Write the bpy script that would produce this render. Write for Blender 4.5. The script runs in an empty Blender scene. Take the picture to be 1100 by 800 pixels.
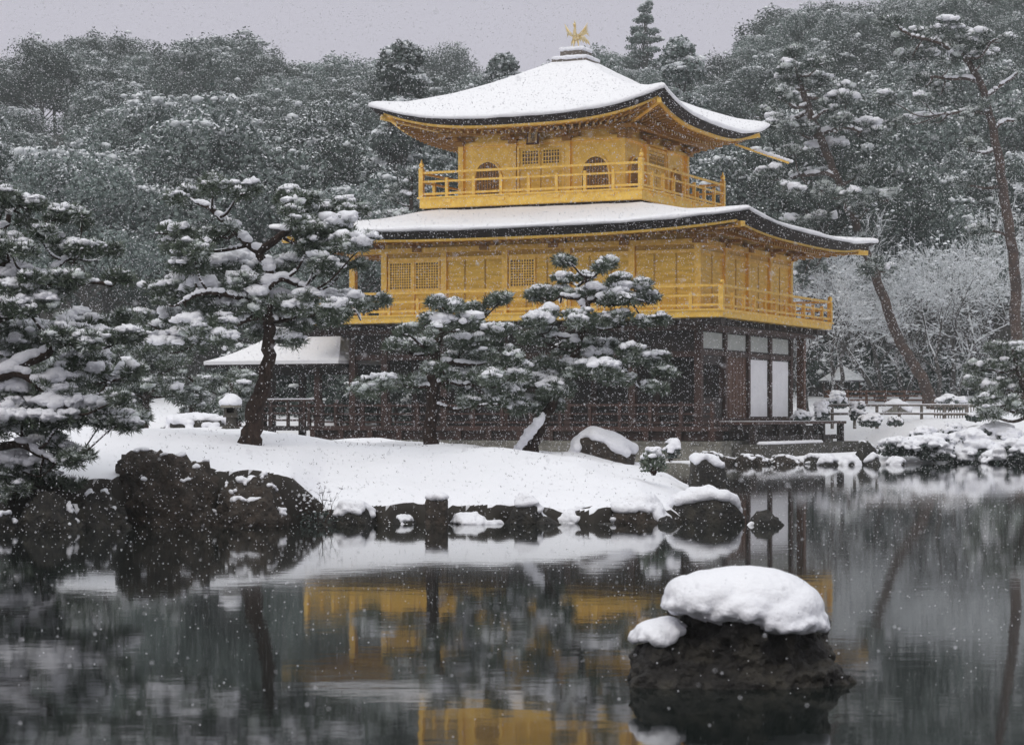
import bpy, bmesh, math, random
import numpy as np
from mathutils import Vector, noise
from mathutils.bvhtree import BVHTree

# ------------------------------------------------------------------ camera, sky, sun, exposure
S = bpy.context.scene
C = S.collection
F, HY, CH = 2414.0, 445.7, 1.35           # focal length and horizon in photo pixels, eye height over the water (m)
cam_d = bpy.data.cameras.new('camera'); cam = bpy.data.objects.new('camera', cam_d); C.objects.link(cam)
cam.location = (0, 0, CH); cam.rotation_euler = (math.radians(90), 0, 0)
cam_d.sensor_width = 36; cam_d.lens = 36 * F / 1100; cam_d.shift_y = (HY - 400) / 1100
cam_d.clip_start = 0.1; cam_d.clip_end = 3000
cam_d.dof.use_dof = True; cam_d.dof.focus_distance = 48; cam_d.dof.aperture_fstop = 8
S.camera = cam

SUN_EL, SUN_AZ = math.radians(48), math.radians(205)
wd = bpy.data.worlds.new('World'); S.world = wd; wd.use_nodes = True
wn, wl = wd.node_tree.nodes, wd.node_tree.links
bg = wn['Background']
sky = wn.new('ShaderNodeTexSky'); sky.sky_type = 'NISHITA'; sky.sun_disc = False
sky.sun_elevation = SUN_EL; sky.sun_rotation = SUN_AZ; sky.dust_density = 4; sky.air_density = 2
# an even snow-cloud cover: pale lavender grey low down, brighter overhead as overcast skies are
tc = wn.new('ShaderNodeTexCoord'); sx = wn.new('ShaderNodeSeparateXYZ'); wl.new(tc.outputs['Generated'], sx.inputs[0])
cr = wn.new('ShaderNodeValToRGB'); wl.new(sx.outputs['Z'], cr.inputs[0])
e = cr.color_ramp.elements
e[0].position = 0.20; e[0].color = (0.292, 0.281, 0.325, 1)
e[1].position = 0.95; e[1].color = (0.59, 0.605, 0.61, 1)
vm = wn.new('ShaderNodeMix'); vm.data_type = 'RGBA'; vm.blend_type = 'MULTIPLY'; vm.inputs[0].default_value = 1
wl.new(cr.outputs[0], vm.inputs[6]); vm.inputs[7].default_value = (24, 24, 24, 1)
mx = wn.new('ShaderNodeMix'); mx.data_type = 'RGBA'; mx.inputs[0].default_value = 0.93
wl.new(sky.outputs[0], mx.inputs[6]); wl.new(vm.outputs[2], mx.inputs[7])
wl.new(mx.outputs[2], bg.inputs[0]); bg.inputs[1].default_value = 0.1
sun_d = bpy.data.lights.new('sun', 'SUN'); sun_d.energy = 0.95; sun_d.angle = math.radians(30); sun_d.color = (1, .96, .9)
sun = bpy.data.objects.new('sun', sun_d); C.objects.link(sun)
sun.rotation_euler = (math.radians(90) - SUN_EL, 0, math.radians(-25))
sun.location = (-20, -20, 60)
vs = S.view_settings; vs.view_transform = 'Standard'; vs.look = 'None'; vs.gamma = 1; vs.use_curve_mapping = False
vs.exposure = -0.29
S.cycles.use_denoising = True
S.cycles.max_bounces = 6; S.cycles.diffuse_bounces = 4; S.cycles.glossy_bounces = 4; S.cycles.volume_bounces = 1

# ------------------------------------------------------------------ helpers
def W(px, py, Y):                                   # where a pixel's line of sight reaches the distance Y
    return np.array([(px - 550) / F * Y, Y, CH - (py - HY) / F * Y])

def new_mesh(name, verts, faces, mat, parent=None, loc=None, smooth=False, link=True):
    me = bpy.data.meshes.new(name)
    verts = np.asarray(verts, dtype=np.float32).reshape(-1, 3)
    if isinstance(faces, np.ndarray):
        n, k = faces.shape
        me.vertices.add(len(verts)); me.vertices.foreach_set('co', verts.ravel())
        me.loops.add(n * k); me.loops.foreach_set('vertex_index', faces.astype(np.int32).ravel())
        me.polygons.add(n)
        me.polygons.foreach_set('loop_start', np.arange(0, n * k, k, dtype=np.int32))
        me.polygons.foreach_set('loop_total', np.full(n, k, dtype=np.int32))
        me.update(calc_edges=True)
    else:
        me.from_pydata(verts.tolist(), [], faces)
    if smooth: me.polygons.foreach_set('use_smooth', np.ones(len(me.polygons), dtype=bool))
    if mat: me.materials.append(mat)
    o = bpy.data.objects.new(name, me)
    if link: C.objects.link(o)
    if parent: o.parent = parent
    if loc is not None: o.location = loc
    return o

class MB:
    def __init__(s): s.v = []; s.f = []
    def add(s, vs, fs):
        b = len(s.v); s.v.extend([tuple(map(float, p)) for p in vs]); s.f.extend([tuple(b + i for i in f) for f in fs])
    def box(s, x0, x1, y0, y1, z0, z1):
        s.add([(x0,y0,z0),(x1,y0,z0),(x1,y1,z0),(x0,y1,z0),(x0,y0,z1),(x1,y0,z1),(x1,y1,z1),(x0,y1,z1)],
              [(0,3,2,1),(4,5,6,7),(0,1,5,4),(1,2,6,5),(2,3,7,6),(3,0,4,7)])
    def tube(s, pts, rad, n=8, caps=True):
        pts = [Vector(p) for p in pts]; rings = []
        up = Vector((0, 0, 1))
        prev = None
        vs_ = []
        for i, p in enumerate(pts):
            d = (pts[min(i+1, len(pts)-1)] - pts[max(i-1, 0)]).normalized()
            if prev is None:
                a = d.cross(up if abs(d.z) < .9 else Vector((1,0,0))).normalized()
            else:
                a = (prev - d * prev.dot(d)).normalized()
            prev = a; b = d.cross(a)
            r = rad[i] if hasattr(rad, '__len__') else rad
            for k in range(n):
                t = 2*math.pi*k/n
                vs_.append(p + (a*math.cos(t) + b*math.sin(t)) * r)
        fs = []
        for i in range(len(pts)-1):
            for k in range(n):
                fs.append((i*n+k, i*n+(k+1)%n, (i+1)*n+(k+1)%n, (i+1)*n+k))
        if caps:
            fs.append(tuple(range(n-1, -1, -1))); L = (len(pts)-1)*n; fs.append(tuple(L+k for k in range(n)))
        s.add(vs_, fs)
    def bar(s, a, b, w, h):
        a, b = Vector(a), Vector(b); d = (b-a).normalized()
        x = d.cross(Vector((0,0,1))); x = x.normalized() if x.length > 1e-4 else Vector((1,0,0)); y = x.cross(d).normalized()
        q = [(-w/2,-h/2),(w/2,-h/2),(w/2,h/2),(-w/2,h/2)]
        s.add([a+x*i+y*j for i,j in q]+[b+x*i+y*j for i,j in q], [(3,2,1,0),(4,5,6,7),(0,1,5,4),(1,2,6,5),(2,3,7,6),(3,0,4,7)])
    def ell(s, c, r, n=10, m=7):
        vs_ = [(c[0], c[1], c[2]-r[2])]; fs = []
        for i in range(1, m):
            t = -math.pi/2 + math.pi*i/m
            for k in range(n):
                a = 2*math.pi*k/n
                vs_.append((c[0]+r[0]*math.cos(t)*math.cos(a), c[1]+r[1]*math.cos(t)*math.sin(a), c[2]+r[2]*math.sin(t)))
        vs_.append((c[0], c[1], c[2]+r[2])); T = len(vs_)-1
        for k in range(n): fs.append((0, 1+(k+1)%n, 1+k)); fs.append((T, T-n+k, T-n+(k+1)%n))
        for i in range(m-2):
            for k in range(n): fs.append((1+i*n+k, 1+i*n+(k+1)%n, 1+(i+1)*n+(k+1)%n, 1+(i+1)*n+k))
        s.add(vs_, fs)
    def build(s, name, mat, parent=None, loc=None, smooth=False):
        return new_mesh(name, s.v, s.f, mat, parent, loc, smooth)

def tag(o, label=None, cat=None, group=None, kind=None):
    if label: o['label'] = label
    if cat: o['category'] = cat
    if group: o['group'] = group
    if kind: o['kind'] = kind
    return o
def empty(name, loc, rz=0.0, label=None, cat=None, group=None):
    o = bpy.data.objects.new(name, None); C.objects.link(o); o.location = [float(q) for q in loc]; o.rotation_euler = (0, 0, rz)
    o.empty_display_size = .2
    return tag(o, label, cat, group)
def copy_tree(o, parent=None):
    c = o.copy(); C.objects.link(c); c.parent = parent
    for ch in [q for q in o.children]: copy_tree(ch, c)
    return c

# icosphere templates
def ico(level):
    bm = bmesh.new(); bmesh.ops.create_icosphere(bm, subdivisions=level, radius=1)
    bm.verts.ensure_lookup_table()
    v = np.array([x.co[:] for x in bm.verts]); f = np.array([[q.index for q in p.verts] for p in bm.faces]); bm.free()
    return v, f
ICO = {k: ico(k) for k in (1, 2, 3, 4, 5)}
def blobs(cs, rs, rng, level=2, amp=.16, freq=2.4):
    """many lumpy ellipsoids as one triangle soup"""
    cs = np.asarray(cs, float).reshape(-1, 3); rs = np.asarray(rs, float).reshape(-1, 3)
    v, f = ICO[level]; n = len(cs)
    d = np.zeros((n, len(v)))
    for _ in range(4):
        k = rng.normal(0, freq, (n, 3)); ph = rng.uniform(0, 6.28, n)
        d += np.sin(np.einsum('nk,vk->nv', k, v) + ph[:, None])
    P = v[None] * (1 + amp * d * .5)[:, :, None]
    P = P * rs[:, None, :] + cs[:, None, :]
    fs = f[None] + (np.arange(n) * len(v))[:, None, None]
    return P.reshape(-1, 3), fs.reshape(-1, 3)
def join(*vf):
    V, Fc, b = [], [], 0
    for v, f in vf:
        if len(v) == 0: continue
        V.append(v); Fc.append(f + b); b += len(v)
    return (np.concatenate(V), np.concatenate(Fc)) if V else (np.zeros((0, 3)), np.zeros((0, 3), int))

def remeshed(name, v, f, mat, voxel, smooth=4, parent=None, loc=None, amp=0.0):
    o = new_mesh(name, v, f, mat)
    m = o.modifiers.new('r', 'REMESH'); m.mode = 'VOXEL'; m.voxel_size = voxel; m.use_smooth_shade = True
    if smooth:
        s = o.modifiers.new('s', 'SMOOTH'); s.factor = .5; s.iterations = smooth
    dg = bpy.context.evaluated_depsgraph_get()
    me = bpy.data.meshes.new_from_object(o.evaluated_get(dg))
    o.modifiers.clear(); old = o.data; o.data = me; bpy.data.meshes.remove(old); me.name = name
    if amp:
        n = len(me.vertices); co = np.empty(n*3, np.float32); no = np.empty(n*3, np.float32)
        me.vertices.foreach_get('co', co); me.vertex_normals.foreach_get('vector', no); co = co.reshape(-1, 3); no = no.reshape(-1, 3); k = 1.2/(voxel*8)
        d = np.array([noise.fractal(Vector(p)*k, 1.0, 2.0, 3) for p in co.tolist()], np.float32)
        me.vertices.foreach_set('co', (co+no*(amp*d)[:, None]).ravel()); me.update()
    me.polygons.foreach_set('use_smooth', np.ones(len(me.polygons), dtype=bool))
    if parent: o.parent = parent
    if loc is not None: o.location = loc
    return o

# ------------------------------------------------------------------ materials
def mat(name, col, rough=.7, metal=0.0, var=None, vscale=4.0, vlo=.4, vhi=.65, bump=0.0, bscale=30.0, coord='Object', spec=.5, stretch=None, obj_rand=None):
    m = bpy.data.materials.new(name); m.use_nodes = True
    N, L = m.node_tree.nodes, m.node_tree.links
    p = N['Principled BSDF']; p.inputs['Roughness'].default_value = rough; p.inputs['Metallic'].default_value = metal
    p.inputs['Specular IOR Level'].default_value = spec
    p.inputs['Base Color'].default_value = (*col, 1)
    t = N.new('ShaderNodeTexCoord'); src = t.outputs[coord]
    if stretch:
        mp = N.new('ShaderNodeMapping'); mp.inputs['Scale'].default_value = stretch; L.new(src, mp.inputs[0]); src = mp.outputs[0]
    last = None
    if var:
        nz = N.new('ShaderNodeTexNoise'); nz.inputs['Scale'].default_value = vscale; nz.inputs['Detail'].default_value = 6; nz.inputs['Roughness'].default_value = .65
        L.new(src, nz.inputs['Vector'])
        r = N.new('ShaderNodeMapRange'); r.inputs[1].default_value = vlo; r.inputs[2].default_value = vhi; L.new(nz.outputs[0], r.inputs[0])
        k = N.new('ShaderNodeMix'); k.data_type = 'RGBA'; k.inputs[6].default_value = (*col, 1); k.inputs[7].default_value = (*var, 1)
        L.new(r.outputs[0], k.inputs[0]); last = k.outputs[2]
    if obj_rand:
        oi = N.new('ShaderNodeObjectInfo')
        k = N.new('ShaderNodeMix'); k.data_type = 'RGBA'; L.new(oi.outputs['Random'], k.inputs[0])
        if last: L.new(last, k.inputs[6])
        else: k.inputs[6].default_value = (*col, 1)
        k.inputs[7].default_value = (*obj_rand, 1); last = k.outputs[2]
    if last: L.new(last, p.inputs['Base Color'])
    if bump:
        nb = N.new('ShaderNodeTexNoise'); nb.inputs['Scale'].default_value = bscale; nb.inputs['Detail'].default_value = 5
        L.new(src, nb.inputs['Vector'])
        b = N.new('ShaderNodeBump'); b.inputs['Strength'].default_value = bump; b.inputs['Distance'].default_value = .05
        L.new(nb.outputs[0], b.inputs['Height']); L.new(b.outputs[0], p.inputs['Normal'])
    return m

M = {}
M['snow'] = mat('snow', (.86, .865, .90), .65, var=(.80, .805, .85), vscale=1.3, bump=.4, bscale=24, spec=.25)
M['roof_snow'] = mat('roof_snow', (.88, .88, .90), .65, var=(.80, .80, .83), vscale=9, vlo=.5, vhi=.75, bump=.35, bscale=11, spec=.25)
M['frost'] = mat('frost', (.80, .82, .84), .7, spec=.2, var=(.58, .61, .62), vscale=5)
M['frost_needle'] = mat('frost_needle', (.36, .40, .37), .7, spec=.2, var=(.70, .73, .74), vscale=9, vlo=.40, vhi=.62)
M['gold'] = mat('gold', (.99, .66, .14), .36, .6, var=(.82, .50, .09), vscale=5, bump=.12, bscale=9)
M['gold_plain'] = mat('gold_plain', (.99, .65, .15), .35, .6, var=(.78, .47, .09), vscale=5)
M['gold_board'] = mat('gold_board', (.92, .60, .11), .40, .55, var=(.68, .415, .065), vscale=1.5, stretch=(1, 1, 7), bump=.15, bscale=6)
M['gold_eave_shade'] = mat('gold_eave_shade', (.42, .215, .035), .5, .4, var=(.32, .155, .028), vscale=3)  # gold darkened for soffits and rafters: eave shade put into the colour
M['gold_mid'] = mat('gold_mid', (.62, .38, .07), .45, .45, var=(.48, .28, .05), vscale=3)  # tone of the wall stiles and of the painted shade sheet above them
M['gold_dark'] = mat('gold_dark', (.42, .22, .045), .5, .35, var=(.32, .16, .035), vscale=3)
M['lattice_dark'] = mat('lattice_dark', (.15, .10, .055), .7)
M['bird'] = mat('bird', (.72, .52, .20), .4, .5, var=(.8, .7, .45), vscale=6)
M['shingle'] = mat('shingle', (.022, .017, .018), .8, var=(.04, .03, .03), vscale=3, stretch=(1, 1, 14), bump=.5, bscale=5, spec=.15)
M['wood'] = mat('wood', (.036, .015, .010), .65, var=(.060, .024, .016), vscale=3, bump=.3, bscale=12)
M['wood_dark'] = mat('wood_dark', (.018, .011, .010), .7, var=(.03, .017, .014), vscale=3)
M['wood_brown'] = mat('wood_brown', (.11, .045, .022), .6, var=(.07, .028, .016), vscale=3, stretch=(6, 6, .6))
M['wood_grey'] = mat('wood_grey', (.16, .135, .115), .75, var=(.10, .085, .07), vscale=4)
M['paper'] = mat('paper', (.86, .86, .88), .8, var=(.78, .78, .80), vscale=2)
M['plaster'] = mat('plaster', (.48, .50, .47), .8, var=(.42, .44, .42), vscale=2)
M['stone'] = mat('stone', (.20, .19, .16), .85, var=(.11, .105, .09), vscale=2.5, bump=.5, bscale=8)
M['stone_dark'] = mat('stone_dark', (.075, .068, .056), .85, var=(.035, .032, .027), vscale=2.5, bump=.6, bscale=8)
M['rock'] = mat('rock', (.018, .016, .014), .75, var=(.072, .064, .048), vscale=7, vlo=.46, vhi=.78, bump=1.0, bscale=26)
M['rock_brown'] = mat('rock_brown', (.028, .021, .016), .8, var=(.080, .060, .045), vscale=8, vlo=.44, vhi=.72, bump=1.0, bscale=20)
M['soil'] = mat('soil', (.028, .023, .019), .9, var=(.05, .045, .035), vscale=4, bump=.6)
M['bark'] = mat('bark', (.024, .016, .013), .9, var=(.062, .042, .034), vscale=12, stretch=(1, 1, .45), bump=1.0, bscale=30, spec=.2)
M['bark_red'] = mat('bark_red', (.085, .056, .045), .9, var=(.05, .036, .033), vscale=3, vlo=.42, vhi=.6, bump=1.0, bscale=6)
M['bark_grey'] = mat('bark_grey', (.055, .050, .048), .9, var=(.09, .08, .075), vscale=2)
M['needle'] = mat('needle', (.054, .076, .046), .65, var=(.25, .285, .235), vscale=8, vlo=.42, vhi=.72, spec=.3)
M['needle_far'] = mat('needle_far', (.042, .060, .048), .7, var=(.17, .20, .18), vscale=2.5, spec=.2)
M['leaf'] = mat('leaf', (.074, .106, .096), .7, var=(.38, .44, .42), vscale=1.6, spec=.2, obj_rand=(.075, .092, .085))
M['leaf_dark'] = mat('leaf_dark', (.034, .048, .040), .7, var=(.13, .155, .145), vscale=2.5, spec=.2)
M['forest_floor'] = mat('forest_floor', (.04, .035, .03), .9, var=(.5, .5, .52), vscale=.9, vlo=.55, vhi=.75)
M['hut_roof'] = mat('hut_roof', (.10, .10, .11), .8)

def flake_mat():                       # a flake lets much of the light through
    m = bpy.data.materials.new('flake'); m.use_nodes = True; N, L = m.node_tree.nodes, m.node_tree.links
    N.remove(N['Principled BSDF']); d = N.new('ShaderNodeBsdfDiffuse'); t = N.new('ShaderNodeBsdfTranslucent'); x = N.new('ShaderNodeMixShader')
    d.inputs[0].default_value = (.9, .9, .93, 1); t.inputs[0].default_value = (.95, .95, .97, 1); x.inputs[0].default_value = .5
    L.new(d.outputs[0], x.inputs[1]); L.new(t.outputs[0], x.inputs[2]); L.new(x.outputs[0], N['Material Output'].inputs[0]); return m
M['flake'] = flake_mat()
def water_mat():
    m = bpy.data.materials.new('water'); m.use_nodes = True; N, L = m.node_tree.nodes, m.node_tree.links
    p = N['Principled BSDF']; p.inputs['Base Color'].default_value = (.010, .013, .012, 1)
    p.inputs['Roughness'].default_value = .042; p.inputs['IOR'].default_value = 1.33
    t = N.new('ShaderNodeTexCoord')
    def nz(scale, st):
        mp = N.new('ShaderNodeMapping'); mp.inputs['Scale'].default_value = st; L.new(t.outputs['Object'], mp.inputs[0])
        n = N.new('ShaderNodeTexNoise'); n.inputs['Scale'].default_value = scale; n.inputs['Detail'].default_value = 3
        L.new(mp.outputs[0], n.inputs['Vector']); return n.outputs[0]
    a = nz(4.5, (.8, 1.0, 1)); b_ = nz(.5, (.7, 1.2, 1))
    ad = N.new('ShaderNodeMath'); ad.operation = 'MULTIPLY_ADD'; L.new(b_, ad.inputs[0]); ad.inputs[1].default_value = 2.5; L.new(a, ad.inputs[2])
    bp = N.new('ShaderNodeBump'); bp.inputs['Strength'].default_value = .028; bp.inputs['Distance'].default_value = .02
    L.new(ad.outputs[0], bp.inputs['Height']); L.new(bp.outputs[0], p.inputs['Normal'])
    return m
M['water'] = water_mat()

def snow_ground_mat():                 # snow lies on what is level; steep faces stay bare earth
    m = mat('snow_ground', (.86, .865, .90), .65, spec=.25)
    N, L = m.node_tree.nodes, m.node_tree.links; p = N['Principled BSDF']
    g = N.new('ShaderNodeNewGeometry'); s = N.new('ShaderNodeSeparateXYZ'); L.new(g.outputs['True Normal'], s.inputs[0])
    t = N.new('ShaderNodeTexCoord'); n = N.new('ShaderNodeTexNoise'); n.inputs['Scale'].default_value = 3; n.inputs['Detail'].default_value = 5; L.new(t.outputs['Object'], n.inputs['Vector'])
    a = N.new('ShaderNodeMath'); a.operation = 'MULTIPLY_ADD'; L.new(n.outputs[0], a.inputs[0]); a.inputs[1].default_value = .25; L.new(s.outputs['Z'], a.inputs[2])
    r = N.new('ShaderNodeMapRange'); r.inputs[1].default_value = .70; r.inputs[2].default_value = .80; L.new(a.outputs[0], r.inputs[0])
    k = N.new('ShaderNodeMix'); k.data_type = 'RGBA'; L.new(r.outputs[0], k.inputs[0]); k.inputs[6].default_value = (.03, .025, .02, 1); k.inputs[7].default_value = (.86, .865, .90, 1)
    L.new(k.outputs[2], p.inputs['Base Color'])
    nb = N.new('ShaderNodeTexNoise'); nb.inputs['Scale'].default_value = 6; nb.inputs['Detail'].default_value = 5; L.new(t.outputs['Object'], nb.inputs['Vector'])
    b = N.new('ShaderNodeBump'); b.inputs['Strength'].default_value = .25; b.inputs['Distance'].default_value = .05; L.new(nb.outputs[0], b.inputs['Height']); L.new(b.outputs[0], p.inputs['Normal'])
    return m
M['snow_ground'] = snow_ground_mat()

# ------------------------------------------------------------------ terrain, pond, island
PX, PY, PTH = 2.135, 75.0, math.radians(24.67)            # pavilion axis and turn
def smooth(a, b, x):
    t = np.clip((x - a) / (b - a), 0, 1); return t * t * (3 - 2 * t)
def ridge(x):
    return np.interp(x, [-90, -60, -44, -28, -21, -5, 9, 20, 27, 44, 60, 95], [25, 27, 29.5, 29.5, 26, 26, 27.5, 28.5, 31.5, 36, 39, 42])
def ground_h(x, y):
    x, y = np.asarray(x, float), np.asarray(y, float)
    z = np.interp(y, [0, 58, 61.5, 63.2, 64, 67, 73, 80, 90, 105, 120], [-.6, -.6, -.5, -.1, .2, .55, .95, 1.25, 1.6, 2.3, 4.0])
    d = np.hypot(x - PX, y - PY); k = smooth(9, 13.5, d)
    z = np.where(y < 95, z * k + np.minimum(z, -.12) * (1 - k), z)
    cove = smooth(-3.2, -5.0, x)*(1-smooth(80, 84, y))*smooth(30, 40, y)          # the pond reaches in behind the island, under the annex
    z = np.where((y > 55) & (y < 90), z*(1-cove) - .6*cove, z)
    spit = .47*smooth(-5.6, -7.4, x)*smooth(43, 47, y)*(1-smooth(60, 64, y)); z = np.where(spit > .02, np.maximum(z, -.5+spit*2.1), z)
    hill = 4 + (ridge(x * 225 / np.maximum(y, 120)) - 4) * smooth(0, 1, .12 + .88 * np.clip((y - 120) / 110, 0, 1)) 
    z = np.where(y > 120, hill, z)
    near = np.interp(y, [-30, 1.0, 3.0], [1.0, .6, 0])      # the viewer's own bank
    z = np.where(y < 3, -.6 + near * .75, z)
    lump = .05 * np.sin(x * 1.7 + y * .9) * np.sin(y * 1.3 - x * .6)
    return z + np.where(y > 64, lump, 0)
ys = np.concatenate([np.arange(-30, 3.1, 3), np.arange(6, 40, 6), np.arange(41, 59, 1.), np.arange(59, 100, .6), np.arange(100, 345, 4)])
xs = np.concatenate([np.arange(-120, -26, 5), np.arange(-26, 34, .7), np.arange(34, 125, 5)])
X, Yg = np.meshgrid(xs, ys)
shore_wob = .5 * np.sin(X * .9) + .35 * np.sin(X * 2.3 + 1)
Z = ground_h(X, np.where((Yg > 56) & (Yg < 75), Yg + shore_wob * np.clip((75 - Yg) / 10, 0, 1), Yg))
def grid_faces(h, w):
    i = np.arange((h - 1) * (w - 1)); r, c = i // (w - 1), i % (w - 1); a = r * w + c
    return np.stack([a, a + 1, a + w + 1, a + w], 1)
kf = int(np.searchsorted(ys, 102))
tag(new_mesh('ground', np.stack([X, Yg, Z], -1)[:kf+1], grid_faces(kf+1, len(xs)), M['snow_ground'], smooth=True), 'snow covered garden ground round the pond', kind='structure')
tag(new_mesh('hill', np.stack([X, Yg, Z], -1)[kf:], grid_faces(len(ys)-kf, len(xs)), M['forest_floor'], smooth=True), 'leaf littered wooded hillside with patches of snow', kind='structure')
wm = MB(); wm.add([(-120, 0.5, 0), (120, 0.5, 0), (120, 66, 0), (-3, 66, 0), (-120, 66, 0), (-3, 85, 0), (-120, 85, 0)], [(0, 1, 2, 3, 4), (4, 3, 5, 6)])
tag(wm.build('pond_water', M['water']), 'dark still pond reflecting pavilion and trees', kind='structure')

# island: front shore, front lip height and crest height along x
IX = np.array([-14, -7.5, -5.6, -4.4, -3.5, -2.95, -2.5, -1.0, 0.0, .9, 1.7, 2.1, 2.6, 3.2])
I_LIP = np.array([.55, .55, .58, .62, .62, .55, .22, .17, .19, .18, .22, .12, -.1, -.3])
I_CRE = np.array([1.1, 1.1, 1.12, 1.15, 1.10, 1.02, .95, .87, .80, .73, .52, .38, .1, -.3])
I_YF = np.array([25.8, 26.4, 27.0, 27.4, 27.6, 27.7, 27.9, 28.0, 28.0, 28.0, 28.0, 28.3, 29.0, 30])
def island_h(x, y):
    xx = x * (30.0 / np.clip(y, 27, 40))
    lip, cre, yf = np.interp(xx, IX, I_LIP), np.interp(xx, IX, I_CRE), np.interp(x, IX, I_YF)
    yf = yf + .10 * np.sin(x * 5.1) + .08 * np.sin(x * 9.7 + 1)
    t = np.clip((y - yf) / 5.5, 0, 1)
    z = lip + (cre - lip) * (1 - (1 - t) ** 1.6) + .025 * np.sin(x * 2.1 + y) + .018 * np.sin(x * 4.3 - y * 2.2)
    front = smooth(-.12, .16, y - yf)
    back = 1 - smooth(37, 39.5, y + .8 * np.sin(x * .8))
    return -.5 + (z + .5) * front * back
def island_pt(x, y): return float(island_h(np.array(x), np.array(y)))
xs2 = np.arange(-14, 4.2, .055); ys2 = np.concatenate([np.arange(25.2, 29.6, .055), np.arange(29.6, 41, .16)])
X2, Y2 = np.meshgrid(xs2, ys2)
Z2 = island_h(X2, Y2)
Z2 = Z2 + np.array([.030*noise.fractal(Vector((x*1.1, y*1.1, 0)), 1.0, 2.1, 4) + .006*noise.noise((x*9, y*9, 3)) for x, y in zip(X2.ravel(), Y2.ravel())]).reshape(X2.shape)*smooth(.0, .3, Z2)
tag(new_mesh('island_ground', np.stack([X2, Y2, Z2], -1), grid_faces(*X2.shape), M['snow_ground'], smooth=True), 'smooth snow covered pine island in the pond', kind='structure')

# ------------------------------------------------------------------ haze
hz = bpy.data.materials.new('haze_air'); hz.use_nodes = True
hn = hz.node_tree.nodes; hn.remove(hn['Principled BSDF'])
pv = hn.new('ShaderNodeVolumePrincipled'); pv.inputs['Color'].default_value = (.93, 1, .98, 1); pv.inputs['Density'].default_value = .00054; pv.inputs['Anisotropy'].default_value = 0
hz.node_tree.links.new(pv.outputs[0], hn['Material Output'].inputs['Volume'])
hb = MB(); hb.box(-130, 130, -40, 350, -3, 66)
tag(hb.build('haze', hz), kind='stuff')

# ------------------------------------------------------------------ the pavilion
pav = empty('golden_pavilion', (PX, PY, 0), -PTH, 'three storey gold leaf pavilion with snow covered curved roofs at the pond edge', 'pavilion')
AW, BW, A1, B1, W3, R3 = 5.975, 4.504, 7.14, 5.64, 2.85, 3.877
def FP(face, a, b, s, d, z):
    return {'f': (s, -b - d, z), 'r': (a + d, s, z), 'b': (-s, b + d, z), 'l': (-a - d, -s, z)}[face]
def FB(m, face, a, b, s0, s1, d0, d1, z0, z1):
    p, q = FP(face, a, b, s0, d0, z0), FP(face, a, b, s1, d1, z1)
    m.box(min(p[0], q[0]), max(p[0], q[0]), min(p[1], q[1]), max(p[1], q[1]), z0, z1)
def part(name, mt, fn, parent=pav, smooth=False, label=None):
    m = MB(); fn(m); o = m.build(name, mt, parent, smooth=smooth)
    if label: o['label'] = label
    return o

# stone base, lower floor
part('stone_base', M['stone'], lambda m: (m.box(-A1-.4, A1+.15, -B1-.35, B1+.3, -.5, .42), m.box(-A1-.25, A1, -B1-.2, B1+.15, .422, .56)))
part('lower_floor', M['wood'], lambda m: (m.box(-A1+.1, A1-.25, -B1+.1, B1-.1, .86, 1.0), m.box(-A1+.3, A1-.45, -B1+.3, B1-.3, .58, .86)))
for k in range(14):
    u = -A1 + .2 + k * (2*A1 - .6) / 13
    part('floor_post', M['wood'], lambda m: m.box(u-.09, u+.09, -B1+.12, -B1+.28, .56, .86))
UC = [-AW] + [-4.80 + 2.155 * k for k in range(6)]           # front pillars, the first stands free at the open half bay
VC = [-BW + 2.252 * k for k in range(5)]
# first storey: open dark verandah in front, panelled right side
part('inner_wall', M['wood_dark'], lambda m: (m.box(-4.8, AW-.15, -2.35, -2.25, 1.0, 4.2), m.box(-4.9, -4.8, -2.3, BW, 1.0, 4.2), m.box(-AW, -4.9, .4, .5, 1.0, 4.2), m.box(-AW-.05, -AW+.05, .5, BW, 1.0, 4.2), m.box(-AW+.1, -4.9, -2.3, -2.2, 2.5, 4.2), m.box(-4.8, AW-.15, BW-.1, BW, 1.0, 4.2), m.box(AW-.3, AW-.18, -2.2, BW-.1, 1.0, 4.2)))
for u in UC:
    part('lower_pillar', M['wood'], lambda m: m.box(u-.11, u+.11, -BW-.11, -BW+.11, 1.0, 3.93))
for u in UC[1:-1]:
    part('lower_pillar', M['wood'], lambda m: m.box(u-.1, u+.1, -2.34-.13, -2.34-.012, 1.0, 3.93))
for v in VC[1:]:
    part('lower_pillar', M['wood'], lambda m: m.box(AW-.12, AW+.11, v-.1, v+.1, 1.0, 3.93))
part('lower_beam', M['wood'], lambda m: (m.box(-AW-.3, AW+.14, -BW-.14, -BW+.14, 3.932, 4.20), m.box(-AW-.1, AW-.12, -BW-.07, -BW+.07, 3.12, 3.30),
      m.box(AW-.14, AW+.14, -BW+.142, BW+.3, 3.932, 4.20), m.box(AW-.1, AW+.085, -BW+.142, BW, 3.19, 3.34), m.box(AW-.1, AW+.1, -BW+.15, BW, 1.02, 1.26)))
for k in range(6):                                           # hanging shutters folded up behind the front beam
    a, b = UC[k] + .13, UC[k+1] - .13
    part('shutter_panel', M['wood_dark'], lambda m: (m.box(a, b, -BW-.02, -BW+.03, 3.302, 3.93), m.box(a, b, -BW-.045, -BW-.022, 3.6, 3.63)))
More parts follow.
